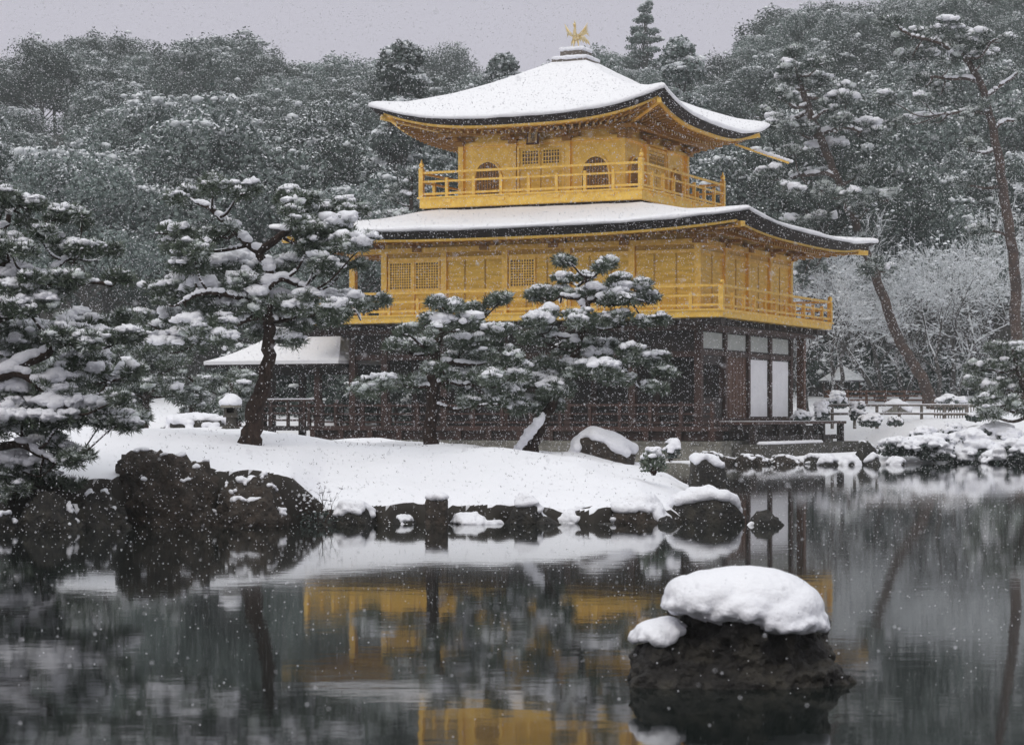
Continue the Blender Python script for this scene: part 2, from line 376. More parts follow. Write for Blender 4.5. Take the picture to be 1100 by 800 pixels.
for k in range(4):                                           # right side
    a, b = VC[k] + .10, VC[k+1] - .10
    w = part('transom_panel', M['plaster'], lambda m: m.box(AW-.03, AW+.015, a+.08, b-.04, 3.40, 3.90), label='pale plaster transom panel')
    part('panel_frame', M['wood_dark'], lambda m: (m.box(AW-.02, AW+.04, a, a+.08, 3.345, 3.93), m.box(AW-.02, AW+.04, a+.08, b, 3.345, 3.40)), parent=w)
    if k >= 2:
        w = part('sliding_screen', M['paper'], lambda m: m.box(AW-.03, AW+.012, a+.10, b-.06, 1.30, 3.15), label='tall white paper screen')
        part('screen_frame', M['wood_dark'], lambda m: (m.box(AW-.02, AW+.03, a, a+.1, 1.26, 3.19), m.box(AW-.02, AW+.03, b-.06, b, 1.26, 3.19), m.box(AW-.02, AW+.028, a+.1, b-.06, 3.15, 3.19), m.box(AW-.02, AW+.028, a+.1, b-.06, 1.26, 1.30)), parent=w)
    if k == 1:
        w = part('board_door', M['wood_brown'], lambda m: (m.box(AW-.03, AW+.02, a, b, 1.26, 3.19), [m.box(AW+.02, AW+.035, a+.02+i*.33, a+.05+i*.33, 1.27, 3.18) for i in range(7)]), label='reddish brown board door')
    if k == 0:
        part('shutter_panel', M['wood_dark'], lambda m: m.box(AW-.04, AW+.01, a, b, 1.26, 1.9)); part('shutter_panel', M['wood_dark'], lambda m: m.box(AW-.04, AW+.01, a, b, 2.9, 3.19))
part('corner_post', M['wood_brown'], lambda m: m.box(AW+.1, AW+.35, BW+.55, BW+.8, .5, 4.1))
# verandah railing (dark)
rl = part('verandah_railing', M['wood'], lambda m: (m.box(-A1, A1-.3, -B1+.13, -B1+.21, 1.62, 1.69), m.box(-A1, A1-.3, -B1+.14, -B1+.20, 1.36, 1.41), m.box(-A1, A1-.3, -B1+.14, -B1+.20, 1.10, 1.15),
      m.box(-A1+.1, -A1+.18, -B1+.2, B1-.3, 1.62, 1.69), m.box(-A1+.11, -A1+.17, -B1+.2, B1-.3, 1.30, 1.35)))
for k in range(15):
    u = -A1 + .06 + k * (2*A1-.45)/14
    part('railing_post', M['wood'], lambda m: m.box(u-.05, u+.05, -B1+.115, -B1+.225, 1.0, 1.75), parent=rl)
for k in range(8):
    v = -B1 + .9 + k * 1.3
    part('railing_post', M['wood'], lambda m: m.box(-A1+.09, -A1+.19, v-.05, v+.05, 1.0, 1.75), parent=rl)
# joists and brackets carrying the first balcony
def joists(m):
    for f, n, h in (('f', 26, A1-.1), ('r', 20, B1-.1), ('b', 26, A1-.1), ('l', 20, B1-.1)):
        for i in range(n):
            s = -h + .1 + i * (2*h-.2)/(n-1)
            FB(m, f, A1, B1, s-.055, s+.055, -1.25, -.10, 4.08, 4.24)
part('joists', M['wood_dark'], joists)
part('balcony_beam', M['wood'], lambda m: [FB(m, f, A1, B1, -h+.3, h-.3, -.62, -.48, 3.95, 4.08) for f, h in (('f', A1), ('r', B1), ('l', B1))])
# gold balcony floor + railing
def balcony(z0, z1, a, b, step_f, step_r, top, mid, low, post_h, capz):
    def slab(m):
        m.box(-a+.05, a-.05, -b+.05, b-.05, z0, z1-.06)
        for f, h in (('f', a), ('r', b), ('b', a), ('l', b)):
            FB(m, f, a, b, -h+.0, h-.0, -.045, .0, z0+.02, z1-.05) if f in 'fb' else FB(m, f, a, b, -h+.046, h-.046, -.045, .0, z0+.02, z1-.05)
        m.box(-a-.06, a+.06, -b-.06, b+.06, z1-.05, z1)
    part('balcony_floor', M['gold'], slab)
    def rails(m):
        for z, t in ((low, .035), (mid, .032), (top, .038)):
            for f, h in (('f', a), ('r', b), ('b', a), ('l', b)):
                e_ = .12 if z == top else 0
                FB(m, f, a, b, -h+.05, h-.05, -.075+.002*(f in 'rl'), -.015-.002*(f in 'rl'), z-t-.003*(f in 'rl'), z+t-.003*(f in 'rl'))
    r = part('balcony_railing', M['gold_plain'], rails)
    for f, h, n in (('f', a, step_f), ('r', b, step_r), ('l', b, step_r), ('b', a, step_f)):
        for i in range(1, n):
            s = -h + 2*h*i/n
            part('railing_post', M['gold_plain'], lambda m: (FB(m, f, a, b, s-.05, s+.05, -.095, -.0, z1, mid+.04), FB(m, f, a, b, s-.045, s+.045, -.09, .005, mid+.04, mid+.11)), parent=r)
    for su in (-1, 1):
        for sv in (-1, 1):
            cx, cy = su*(a-.05), sv*(b-.05)
            q = part('corner_post', M['gold_plain'], lambda m: m.box(cx-.075, cx+.075, cy-.075, cy+.075, z1, post_h), parent=r)
            m = MB(); m.ell((cx, cy, post_h+.10), (.085, .085, .10)); m.tube([(cx, cy, post_h+.15), (cx, cy, capz)], [.05, .012])
            m.build('post_finial', M['gold_plain'], r, smooth=True)
    return r
balcony(4.27, 4.52, A1, B1, 14, 11, 5.22, 4.93, 4.64, 5.22, 5.24)

# second storey walls
def wall_set(z0, z1):
    part('middle_wall', M['gold_board'], lambda m: (m.box(-4.8, AW-.03, -BW-.02, -BW+.1, z0, z1), m.box(AW-.1, AW+.02, -BW+.1, BW-.1, z0, z1),
        m.box(-4.8, AW-.03, BW-.1, BW+.02, z0, z1), m.box(-4.82, -4.7, -BW+.1, BW-.1, z0, z1)))
wall_set(4.46, 7.05)
for i, u in enumerate(UC):
    part('middle_pillar', M['gold_plain'], lambda m: m.box(u-.10, u+.10, -BW-.11, -BW+.09, 4.52, 6.55))
for v in VC[1:]:
    part('middle_pillar', M['gold_plain'], lambda m: m.box(AW-.08, AW+.11, v-.10, v+.10, 4.52, 6.55))
part('middle_pillar', M['gold_plain'], lambda m: m.box(-AW-.1, -AW+.1, BW-.1, BW+.1, 4.52, 6.55))
part('middle_beam', M['gold_plain'], lambda m: (m.box(-AW-.2, AW+.125, -BW-.125, -BW+.1, 6.552, 6.72), m.box(AW-.09, AW+.125, -BW+.1, BW+.15, 6.552, 6.72), m.box(-AW-.12, -AW+.1, -BW+.1, BW, 6.552, 6.72),
      m.box(-4.69, AW-.1, -BW-.06, -BW-.02, 6.30, 6.40), m.box(AW+.02, AW+.055, -BW+.11, BW-.1, 6.30, 6.40), m.box(-4.69, AW-.1, -BW-.06, -BW-.02, 5.28, 5.36)))
part('eave_shade_sheet', M['gold_mid'], lambda m: (m.box(-4.69, AW-.1, -BW-.026, -BW-.02, 6.41, 7.0), m.box(AW+.02, AW+.026, -BW+.11, BW-.1, 6.41, 7.0)))  # thin darker sheets along the wall top, painting in the shade below the eaves
for k in range(2, 6):
    for j in (1, 2):
        u = UC[k] + 2.155 * j / 3
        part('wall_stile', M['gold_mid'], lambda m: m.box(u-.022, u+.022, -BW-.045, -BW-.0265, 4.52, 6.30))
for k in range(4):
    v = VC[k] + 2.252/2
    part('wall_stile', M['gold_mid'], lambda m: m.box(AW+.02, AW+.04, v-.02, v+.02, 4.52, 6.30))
def lattice(face, a, b, s0, s1, z0, z1, nx, nz, d=.0, parent=pav, name='lattice_window'):
    w = part(name, M['lattice_dark'], lambda m: FB(m, face, a, b, s0, s1, d+.0, d+.015, z0, z1), parent=parent)
    def bars(m):
        for i in range(1, nx):
            s = s0 + (s1-s0)*i/nx; FB(m, face, a, b, s-.016, s+.016, d+.0155, d+.035, z0, z1)
        for i in range(1, nz):
            z = z0 + (z1-z0)*i/nz; FB(m, face, a, b, s0, s1, d+.016, d+.031, z-.016, z+.016)
    part('lattice_bars', M['gold_plain'], bars, parent=w)
    def fr(m):
        FB(m, face, a, b, s0-.06, s0, d, d+.05, z0-.06, z1+.06); FB(m, face, a, b, s1, s1+.06, d, d+.05, z0-.06, z1+.06)
        FB(m, face, a, b, s0, s1, d, d+.048, z0-.06, z0); FB(m, face, a, b, s0, s1, d, d+.048, z1, z1+.06)
    part('window_frame', M['gold_plain'], fr, parent=w)
lattice('f', AW, BW, -4.60, -3.85, 5.42, 6.24, 9, 10, .021)
lattice('f', AW, BW, -3.66, -2.86, 5.42, 6.24, 9, 10, .021)
lattice('f', AW, BW, -.30, .5, 5.42, 6.24, 9, 10, .021)
part('middle_pillar', M['gold_plain'], lambda m: m.box(-3.80, -3.70, -BW-.10, -BW-.02, 4.52, 6.30))

# eave brackets (under both upper eaves)
def brackets(a, b, z0, n_f, n_r, run):
    def fn(m):
        for f, h, n in (('f', a, n_f), ('r', b, n_r), ('b', a, n_f), ('l', b, n_r)):
            for i in range(n+1):
                s = -h + 2*h*i/n
                e_ = .003*(f in 'rl')
                FB(m, f, a, b, s-.14, s+.14, 0+e_, .22+e_, z0, z0+.14)
                FB(m, f, a, b, s-.42, s+.42, .05+e_, .19+e_, z0+.142, z0+.25+e_)
                FB(m, f, a, b, s-.07, s+.07, .192, run, z0+.15, z0+.262+e_)
            FB(m, f, a, b, -h-run, h+run, run+.002-e_*2, run+.13-e_*2, z0+.265+e_, z0+.39+e_)
    return fn
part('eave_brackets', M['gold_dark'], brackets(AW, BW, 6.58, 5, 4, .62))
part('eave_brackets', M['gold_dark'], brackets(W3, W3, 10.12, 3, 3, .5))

# roofs -------------------------------------------------------------
def roof(name, outer, inner, z0, prof, upl, thick, wall, zw, band_in, snow_t, NS=36, MT=14, raf=.30, label=None):
    (u0, u1, v0, v1), (i0, i1, j0, j1) = outer, inner
    oc = [(u0, v0), (u1, v0), (u1, v1), (u0, v1)]; ic = [(i0, j0), (i1, j0), (i1, j1), (i0, j1)]
    wc = [(wall[0], wall[2]), (wall[1], wall[2]), (wall[1], wall[3]), (wall[0], wall[3])]
    run = min(u1-i1, abs(v0-j0))
    def pt(k, s, t, tgt):
        a, b = oc[k], oc[(k+1) % 4]; c, d = tgt[k], tgt[(k+1) % 4]
        ox, oy = a[0]+(b[0]-a[0])*s, a[1]+(b[1]-a[1])*s; ix, iy = c[0]+(d[0]-c[0])*s, c[1]+(d[1]-c[1])*s
        return ox+(ix-ox)*t, oy+(iy-oy)*t
    def lift(s, t): return upl * abs(2*s-1)**3 * max(0, 1-t)**2
    def ring(t, zf, tgt):
        out = []
        for k in range(4):
            for i in range(NS):
                # closer samples near corners
                s = .5 - .5*math.cos(math.pi*i/NS)
                x, y = pt(k, s, t, tgt); out.append((x, y, zf(s, t)))
        return out
    def loft(rings, cap=False):
        n = 4*NS; v = [p for r in rings for p in r]; f = []
        for i in range(len(rings)-1):
            for k in range(n): f.append((i*n+k, i*n+(k+1) % n, (i+1)*n+(k+1) % n, (i+1)*n+k))
        if cap: f.append(tuple((len(rings)-1)*n+k for k in range(n)))
        return v, f
    ti = lambda d: d/run
    body = [ring(ti(band_in), lambda s, t: z0+lift(s, 0)-thick, ic), ring(ti(band_in*.55), lambda s, t: z0+lift(s, 0)-thick*.66, ic), ring(ti(band_in*.2), lambda s, t: z0+lift(s, 0)-thick*.3, ic)]
    body += [ring(t, lambda s, t: z0+prof(t)+lift(s, t), ic) for t in np.linspace(0, 1, MT)]
    v, f = loft(body, True)
    r = new_mesh(name, v, f, M['shingle'], pav)
    if label: r['label'] = label
    # gold edging under the shingles, soffit, rafters
    lip = [ring(ti(band_in+.06), lambda s, t: z0+lift(s, 0)-thick-.002, ic), ring(ti(band_in+.0), lambda s, t: z0+lift(s, 0)-thick-.002, ic), ring(ti(band_in+.0), lambda s, t: z0+lift(s, 0)-thick-.07, ic), ring(ti(band_in+.16), lambda s, t: z0+lift(s, 0)-thick-.10, ic)]
    v, f = loft(lip); new_mesh('eave_edging', v, f, M['gold_plain' if upl > .4 else 'gold_board'], r)
    orun = band_in+.12
    runw = abs(v0-wall[2])
    tw = lambda d: d/runw
    zsof = lambda s, t: (z0-thick-.10+lift(s, 0)) * (1-(t-tw(orun))/(1-tw(orun))) + zw*((t-tw(orun))/(1-tw(orun)))
    ts = np.linspace(tw(orun), 1, 6)
    v, f = loft([ring(t, zsof, wc) for t in ts]); new_mesh('soffit', v, f, M['gold_eave_shade'], r)
    m = MB(); m2 = MB()
    for k in range(4):
        L = math.dist(oc[k], oc[(k+1) % 4]); n = int(L/raf)
        for i in range(1, n):
            s = i/n
            wl_ = .035
            for (ta, tb, hh, mm) in ((tw(orun), 1., .07, m), (tw(orun)+.35*(1-tw(orun)), 1., .15, m)):
                pts = []
                for t in (ta, .5*(ta+tb), tb):
                    x, y = pt(k, s, t, wc); pts.append((x, y, zsof(s, t)))
                ax = 0 if k in (0, 2) else 1
                vv = []
                for p in pts:
                    for dx, dz in ((-wl_, -.004), (wl_, -.004), (wl_, -hh), (-wl_, -hh)):
                        q = [p[0], p[1], p[2]+dz]; q[ax] += dx; vv.append(q)
                ff = []
                for a in (0, 4): ff += [(a+j, a+(j+1) % 4, a+4+(j+1) % 4, a+4+j) for j in range(4)]
                ff += [(3, 2, 1, 0), (8, 9, 10, 11)]
                mm.add(vv, ff)
                if hh > .1:                              # pale painted tip of the lower rafter
                    x, y = pt(k, s, ta-.004, wc); zz = zsof(s, ta)
                    q0 = [x, y]; h = [.0, .0]
                    ex = .034 if ax == 0 else .006; ey = .034 if ax == 1 else .006
                    m2.box(x-ex, x+ex, y-ey, y+ey, zz-hh+.004, zz-.075)
    nf = len(m.f); m.add(m2.v, m2.f); ro = m.build('rafters', M['gold_eave_shade'], r); ro.data.materials.append(M['bird'])
    for p_ in ro.data.polygons[nf:]: p_.material_index = 1
    for k in range(4):
        a, b = oc[k], wc[k]; zz = z0+upl-thick-.14
        t = orun/runw*.6
        p = (a[0]+(b[0]-a[0])*t, a[1]+(b[1]-a[1])*t, zz); 
        part('hip_rafter', M['gold_plain'], lambda m: m.bar(p, (b[0], b[1], zw-.12), .14, .16), parent=r)
    # snow lying on the roof
    zt = lambda s, t: z0+prof(max(t, 0))+lift(s, max(t, 0))
    rn = random.Random(5)
    wob = lambda x, y, a: a*noise.noise((x*1.1, y*1.1, z0))
    sn = [ring(ti(.06), lambda s, t: zt(s, 0)+.004, ic), ring(ti(-.0), lambda s, t: zt(s, 0)+.012, ic), ring(ti(-.035), lambda s, t: zt(s, 0)+snow_t*.35, ic), ring(ti(-.02), lambda s, t: zt(s, 0)+snow_t*.7, ic), ring(ti(.06), lambda s, t: zt(s, 0)+snow_t*.93, ic)]
    sn += [ring(t, lambda s, t: zt(s, t)+snow_t, ic) for t in np.linspace(ti(.16), 1, 26)]
    v, f = loft(sn, True)
    n = 4*NS
    v = [(x, y, z + (wob(x*.7, y*.7, .055)+.006*noise.noise((x*4, y*4, 1)) if i >= 3*n else wob(x*2, y*2, .035))) for i, (x, y, z) in enumerate(v)]
    new_mesh('snow_cover', v, f, M['roof_snow'], r, smooth=True)
    return r
roof('lower_roof', (-7.7, 8.39, -6.9, 6.9), (-3.72, 3.72, -3.72, 3.72), 7.03, lambda t: .80*(.7*t+.3*t*t), .27, .22, (-5.2, AW, -BW, BW), 7.16, .34, .17)
P3 = lambda t: float(np.interp(t, [0, .19, .41, .646, .83, 1.0], [0, .30, .76, 1.31, 1.83, 2.30]))
roof('upper_roof', (-5.08, 5.08, -5.08, 5.08), (-.52, .52, -.52, .52), 10.68, P3, .60, .17, (-W3, W3, -W3, W3), 10.62, .34, .17)

# third storey
part('upper_wall', M['gold'], lambda m: (m.box(-W3+.02, W3-.02, -W3+.02, -W3+.12, 8.4, 10.7), m.box(-W3+.02, W3-.02, W3-.12, W3-.02, 8.4, 10.7), m.box(W3-.12, W3-.02, -W3+.12, W3-.12, 8.4, 10.7), m.box(-W3+.02, -W3+.12, -W3+.12, W3-.12, 8.4, 10.7)))
balcony(8.05, 8.42, R3, R3, 8, 8, 9.21, 8.92, 8.52, 9.36, 9.66)
for f in 'frbl':
    for s in (-2.85, -.95, .95, 2.85):
        part('balcony_bracket', M['gold_plain'], lambda m: (FB(m, f, R3, R3, s-.3, s+.3, .001, .03, 8.30, 8.36), FB(m, f, R3, R3, s-.12, s+.12, .001, .035, 8.22, 8.30)))
part('roof_flashing', M['shingle'], lambda m: m.box(-R3+.1, R3-.1, -R3+.1, R3-.1, 7.8, 8.048))
for su in range(4):
    for sv in range(4):
        if su in (0, 3) or sv in (0, 3):
            u, v = -W3+1.9*su, -W3+1.9*sv
            part('upper_pillar', M['gold_plain'], lambda m: m.box(u-.09, u+.09, v-.09, v+.09, 8.42, 10.1))
part('upper_beam', M['gold_plain'], lambda m: [FB(m, f, W3, W3, -W3-.1, W3+.1, -.05, .105-.003*(f in 'rl'), 10.102, 10.2-.002*(f in 'rl')) for f in 'frbl'])
def bell(face, s):
    pro = [(-.46, 0), (-.45, .40), (-.43, .66), (-.37, .86), (-.27, .98), (-.14, 1.05), (0, 1.08), (.14, 1.05), (.27, .98), (.37, .86), (.43, .66), (.45, .40), (.46, 0)]
    zb = 8.50
    def pane(m):
        n = len(pro); v = [FP(face, W3, W3, s+x, .0, zb+z) for x, z in pro] + [FP(face, W3, W3, s+x, .02, zb+z) for x, z in pro]
        m.add(v, [tuple(range(n))[::-1], tuple(range(n, 2*n))] + [(i, (i+1) % n, n+(i+1) % n, n+i) for i in range(n)])
    w = part('bell_window', M['lattice_dark'], pane)
    def fr(m):
        n = len(pro)
        o = [(x*1.13, z*1.055) for x, z in pro]
        v = []
        for d in (-.01, .055):
            v += [FP(face, W3, W3, s+x, d, zb+z) for x, z in pro] + [FP(face, W3, W3, s+x, d, zb+z) for x, z in o]
        f = []
        for i in range(n-1):
            f += [(2*n+i, 2*n+i+1, 3*n+i+1, 3*n+i), (n+i, n+i+1, 3*n+i+1, 3*n+i), (i, i+1, 2*n+i+1, 2*n+i)]
        m.add(v, f)
    part('window_frame', M['gold_plain'], fr, parent=w)
    def bars(m):
        for i in range(-4, 5):
            x = i*.098; h = float(np.interp(abs(x), [0, .14, .27, .37, .43, .46], [1.06, 1.03, .96, .84, .62, .4]))
            FB(m, face, W3, W3, s+x-.022, s+x+.022, .021, .04, zb, zb+h)
        for z in (.2, .4, .6, .8): FB(m, face, W3, W3, s-.42+(z > .7)*.09, s+.42-(z > .7)*.09, .0215, .036, zb+z-.012, zb+z+.012)
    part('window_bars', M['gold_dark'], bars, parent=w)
for f in 'frl':
    bell(f, -1.9); bell(f, 1.9)
    for q in (-1, 1):
        d = part('door_leaf', M['gold_board'], lambda m: (FB(m, f, W3, W3, min(q*.02, q*.74), max(q*.02, q*.74), .0, .025, 8.46, 9.95), FB(m, f, W3, W3, min(q*.06, q*.70), max(q*.06, q*.70), .026, .04, 9.15, 9.2), FB(m, f, W3, W3, min(q*.06, q*.70), max(q*.06, q*.70), .026, .04, 9.33, 9.38)))
        s0, s1 = sorted((q*.08, q*.66))
        part('lattice_panel', M['lattice_dark'], lambda m: FB(m, f, W3, W3, s0, s1, .026, .034, 9.45, 9.86), parent=d)
        part('lattice_bars', M['gold_plain'], lambda m: ([FB(m, f, W3, W3, s0+(s1-s0)*i/6-.013, s0+(s1-s0)*i/6+.013, .035, .05, 9.45, 9.86) for i in range(7)], [FB(m, f, W3, W3, s0, s1, .035, .047, z-.012, z+.012) for z in (9.52, 9.66, 9.79)]), parent=d)
    part('door_frame', M['gold_plain'], lambda m: (FB(m, f, W3, W3, -.84, -.75, -.01, .06, 8.43, 10.05), FB(m, f, W3, W3, .75, .84, -.01, .06, 8.43, 10.05), FB(m, f, W3, W3, -.75, .75, -.01, .058, 9.96, 10.05)))
# name board, leaning forward
mb = MB(); mb.box(-.21, .21, -.03, .03, -.27, .27)
bd = mb.build('name_board', M['wood_brown'], pav); bd.location = (-.1, -W3-.42, 10.28); bd.rotation_euler = (math.radians(-12), 0, 0)
mb = MB(); mb.box(-.155, .155, -.036, -.0302, -.215, .215); mb.build('board_face', M['bird'], bd)
try:
    for i, ch in enumerate('究竟頂'):
        cu = bpy.data.curves.new('letter', 'FONT'); cu.body = ch; cu.size = .17; cu.align_x = 'CENTER'; cu.align_y = 'CENTER'; cu.extrude = .002
        to = bpy.data.objects.new('letter', cu); C.objects.link(to)
        dg = bpy.context.evaluated_depsgraph_get(); dg.update()
        me = bpy.data.meshes.new_from_object(to.evaluated_get(dg)); bpy.data.objects.remove(to)
        if len(me.vertices):
            me.materials.clear(); me.materials.append(M['wood_dark'])
            lo = bpy.data.objects.new('lettering', me); C.objects.link(lo); lo.parent = bd
            lo.location = (0, -.039, .14-.14*i); lo.rotation_euler = (math.radians(90), 0, 0)
except Exception as ex: print('lettering', ex)
# finial pedestal, snow, phoenix
pd = part('finial_pedestal', M['wood_grey'], lambda m: (m.box(-.62, .62, -.62, .62, 12.95, 13.16), m.box(-.50, .50, -.50, .50, 13.16, 13.24), m.box(-.40, .40, -.40, .40, 13.24, 13.45)))
rg = np.random.default_rng(3)
def slab_snow(name, parent, u0, u1, v0, v1, z, t, voxel=.05):
    nx, ny = max(2, int((u1-u0)/(t*.7))), max(2, int((v1-v0)/(t*.7)))
    cs = [(u0+(u1-u0)*i/nx, v0+(v1-v0)*j/ny, z+t*.30) for i in range(nx+1) for j in range(ny+1)]
    rs = np.array([(t*.75, t*.75, t*.55)]*len(cs)) * rg.uniform(.85, 1.12, (len(cs), 1))
    v, f = blobs(cs, rs, rg, 2, .1)
    return remeshed(name, v, f, M['snow'], voxel, 3, parent)
slab_snow('snow_cover', pd, -.55, .55, -.55, .55, 13.14, .17, .045)
slab_snow('snow_cover', pd, -.34, .34, -.34, .34, 13.46, .16, .04)
def phoenix():
    m = MB(); z = 13.55
    # faces the viewer's left-front; body, neck, head, crest, legs, wings, tail
    def T(x, y, h): return (x, y, z+h)
    for s in (-.09, .09):
        m.tube([T(s, -.02, 0), T(s*.9, .02, .14), T(s*.8, 0, .30)], [.022, .020, .035], 6)
        for dx in (-.05, 0, .05): m.tube([T(s, -.02, .01), T(s+dx, -.10, .005)], [.014, .008], 5)
    m.ell(T(0, .05, .40), (.13, .22, .12))
    m.tube([T(0, -.10, .44), T(0, -.17, .55), T(0, -.14, .67), T(0, -.17, .77)], [.085, .055, .042, .045], 8)
    m.ell(T(0, -.19, .79), (.05, .075, .052)); m.tube([T(0, -.25, .79), T(0, -.33, .76)], [.025, .004], 6)
    for a in (-.03, .02, .07): m.tube([T(0, -.17+a, .83), T(0, -.15+a*1.5, .92-a*.5)], [.016, .006], 5)
    for s in (-1, 1):                                       # raised wings of long feathers
        for i in range(7):
            a = i/6; q0 = T(s*.10, -.04+.12*a, .44); q1 = T(s*(.26+.06*a), .0+.16*a, .62-.08*a); q2 = T(s*(.40-.02*a), .02+.30*a, .86-.40*a)
            m.tube([q0, q1, q2], [.035, .030, .007], 5)
    for i in range(7):                                      # fanned tail
        a = (i-3)/3
        m.tube([T(a*.06, .22, .42), T(a*.16, .36, .50-.05*abs(a)), T(a*.27, .52, .44-.12*abs(a)), T(a*.32, .60, .34-.12*abs(a))], [.04, .045, .04, .01], 6)
    o = m.build('phoenix_statue', M['bird'], pav, smooth=True); o.rotation_euler = (0, 0, math.radians(8)); o['label'] = 'small gilded bird with raised wings on the roof top'
phoenix()
# rain spout sticking out of the upper right corner
sp = part('rain_spout', M['gold_plain'], lambda m: m.bar((4.1, 4.3, 10.64), (5.8, 5.05, 10.0), .07, .07))
v, f = blobs([(4.75+1.1*i/11, 4.59+.49*i/11, 10.45-.39*i/11) for i in range(12)], [(.10, .09, .055)]*12, rg, 2); new_mesh('snow_cover', v, f, M['snow'], sp, smooth=True)
# fishing deck annex at the left
def annex():
    u0, u1, v0, v1 = -11.3, -6.2, -5.1, -1.3
    ze, zr, ra, rb, vm_ = 3.02, 3.95, -9.8, -7.15, -3.2
    def hip(m, dz, o=0, th=0):
        e_ = [(u0-o, v0-o, ze+dz), (u1+o*.3, v0-o, ze+dz), (u1+o*.3, v1+o, ze+dz), (u0-o, v1+o, ze+dz)]
        n = 10; rings = []
        for i in range(n+1):
            t = i/n; k = .55*t+.45*t*t
            f = lambda p, q: tuple(np.array(p)*(1-t)+np.array(q)*t)
            L, R = (ra, vm_), (rb, vm_)
            rings.append([(e_[0][0]+(L[0]-e_[0][0])*t, e_[0][1]+(vm_-.02-e_[0][1])*t, e_[0][2]+(zr-ze)*k), (e_[1][0]+(R[0]-e_[1][0])*t, e_[1][1]+(vm_-.02-e_[1][1])*t, e_[1][2]+(zr-ze)*k),
                          (e_[2][0]+(R[0]-e_[2][0])*t, e_[2][1]+(vm_+.02-e_[2][1])*t, e_[2][2]+(zr-ze)*k), (e_[3][0]+(L[0]-e_[3][0])*t, e_[3][1]+(vm_+.02-e_[3][1])*t, e_[3][2]+(zr-ze)*k)])
        base = [(x, y, ze+dz-th) for x, y, _ in rings[0]]
        R_ = [base]+rings; v = [p for r in R_ for p in r]; f_ = [(3, 2, 1, 0)]
        for i in range(len(R_)-1): f_ += [(i*4+k, i*4+(k+1) % 4, (i+1)*4+(k+1) % 4, (i+1)*4+k) for k in range(4)]
        L = (len(R_)-1)*4; f_.append((L, L+1, L+2, L+3)); m.add(v, f_)
    r = part('annex_roof', M['shingle'], lambda m: hip(m, 0, 0, .10))
    part('snow_cover', M['roof_snow'], lambda m: hip(m, .12, .03, .115), parent=r)
    rd = part('ridge_box', M['shingle'], lambda m: m.box(ra+.2, rb+.15, vm_-.16, vm_+.16, zr+.02, zr+.22), parent=r)
    slab_snow('ridge_snow', r, ra+.25, rb+.1, vm_-.1, vm_+.1, zr+.23, .17, .05)
    for u in (u0+.7, -9.4, u1-1.1):
        for v in (v0+.6, v1-.6):
            part('annex_post', M['wood'], lambda m: m.box(u-.1, u+.1, v-.1, v+.1, -.4, ze))
    part('annex_beam', M['wood_dark'], lambda m: (m.box(u0+.5, u1+.2, v0+.53, v0+.67, 2.72, 2.9), m.box(u0+.5, u1+.2, v1-.67, v1-.53, 2.72, 2.9)))
    part('annex_floor', M['wood_dark'], lambda m: m.box(u0+.3, -A1-.25, v0+.3, v1-.3, .84, .98))
    rr = part('annex_railing', M['wood'], lambda m: [m.box(u0+.4, -A1-.2, v0+.36, v0+.42, z, z+.06) for z in (1.15, 1.38, 1.62, 1.80)])
    for i in range(8):
        u = u0+.5+i*.62
        part('railing_post', M['wood'], lambda m: m.box(u-.04, u+.04, v0+.34, v0+.44, .98, 1.86), parent=rr)
    part('railing_snow', M['snow'], lambda m: m.box(u0+.4, -A1-.2, v0+.35, v0+.43, 1.862, 1.90), parent=rr)
annex()

# wooden landing beside the white screens
ld = empty('wooden_landing', (PX, PY, 0), -PTH, 'low dark wooden landing with thick legs below the white screens', 'landing')
part('deck', M['wood'], lambda m: m.box(AW+.55, AW+1.75, -4.3, 5.4, 1.06, 1.15), ld)
part('deck_snow', M['frost'], lambda m: m.box(AW+.58, AW+1.72, -4.28, 5.0, 1.151, 1.165), ld)
for v in (-4.1, -1.7, .7, 3.0, 5.2):
    part('leg', M['wood_dark'], lambda m: m.box(AW+1.5, AW+1.7, v-.1, v+.1, .3, 1.06), ld)
    part('leg', M['wood_dark'], lambda m: m.box(AW+.65, AW+.8, v-.1, v+.1, .3, 1.06), ld)
part('stretcher', M['wood_dark'], lambda m: m.box(AW+1.56, AW+1.64, -4.0, 5.1, .55, .7), ld)
ss = empty('stone_step', (PX, PY, 0), -PTH, 'long grey stone kerb in front of the wooden landing', 'step')
part('block', M['stone_dark'], lambda m: (m.box(AW+1.33, AW+2.3, -5.2, 6.2, -.3, .46), m.box(AW+1.34, AW+2.6, 3.6, 7.6, -.3, .30)), ss)
slab_snow('snow_cover', ss, AW+1.95, AW+2.2, -4.6, 0.9, .45, .13, .05)

# ------------------------------------------------------------------ rocks
def rock_verts(seed, size, level=4, ncut=20, lo=.62, hi=.95, rough=.07, box=0.0):
    r_ = np.random.default_rng(seed); v, f = ICO[level]
    n = r_.normal(size=(ncut, 3)); n /= np.linalg.norm(n, axis=1)[:, None]; d = r_.uniform(lo, hi, ncut)
    if box: n = np.concatenate([n, [[1,0,0],[-1,0,0],[0,1,0],[0,-1,0],[0,0,1]]]); d = np.concatenate([d, [box]*4+[.8]])
    dot = v @ n.T
    rad = np.where(dot > .05, d / np.maximum(dot, .05), 9).min(1); rad = np.minimum(rad, 1.0)
    so = seed * 3.7
    nz = np.array([noise.fractal(Vector(p)*2.4+Vector((so, 0, 0)), .9, 2.1, 5) for p in v]); nz2 = np.array([noise.fractal(Vector(p)*8+Vector((so, 4, 0)), .8, 2.0, 3) for p in v])
    rad = rad * (1 + rough*1.6*nz + rough*.75*nz2)
    return v * rad[:, None] * np.asarray(size), f
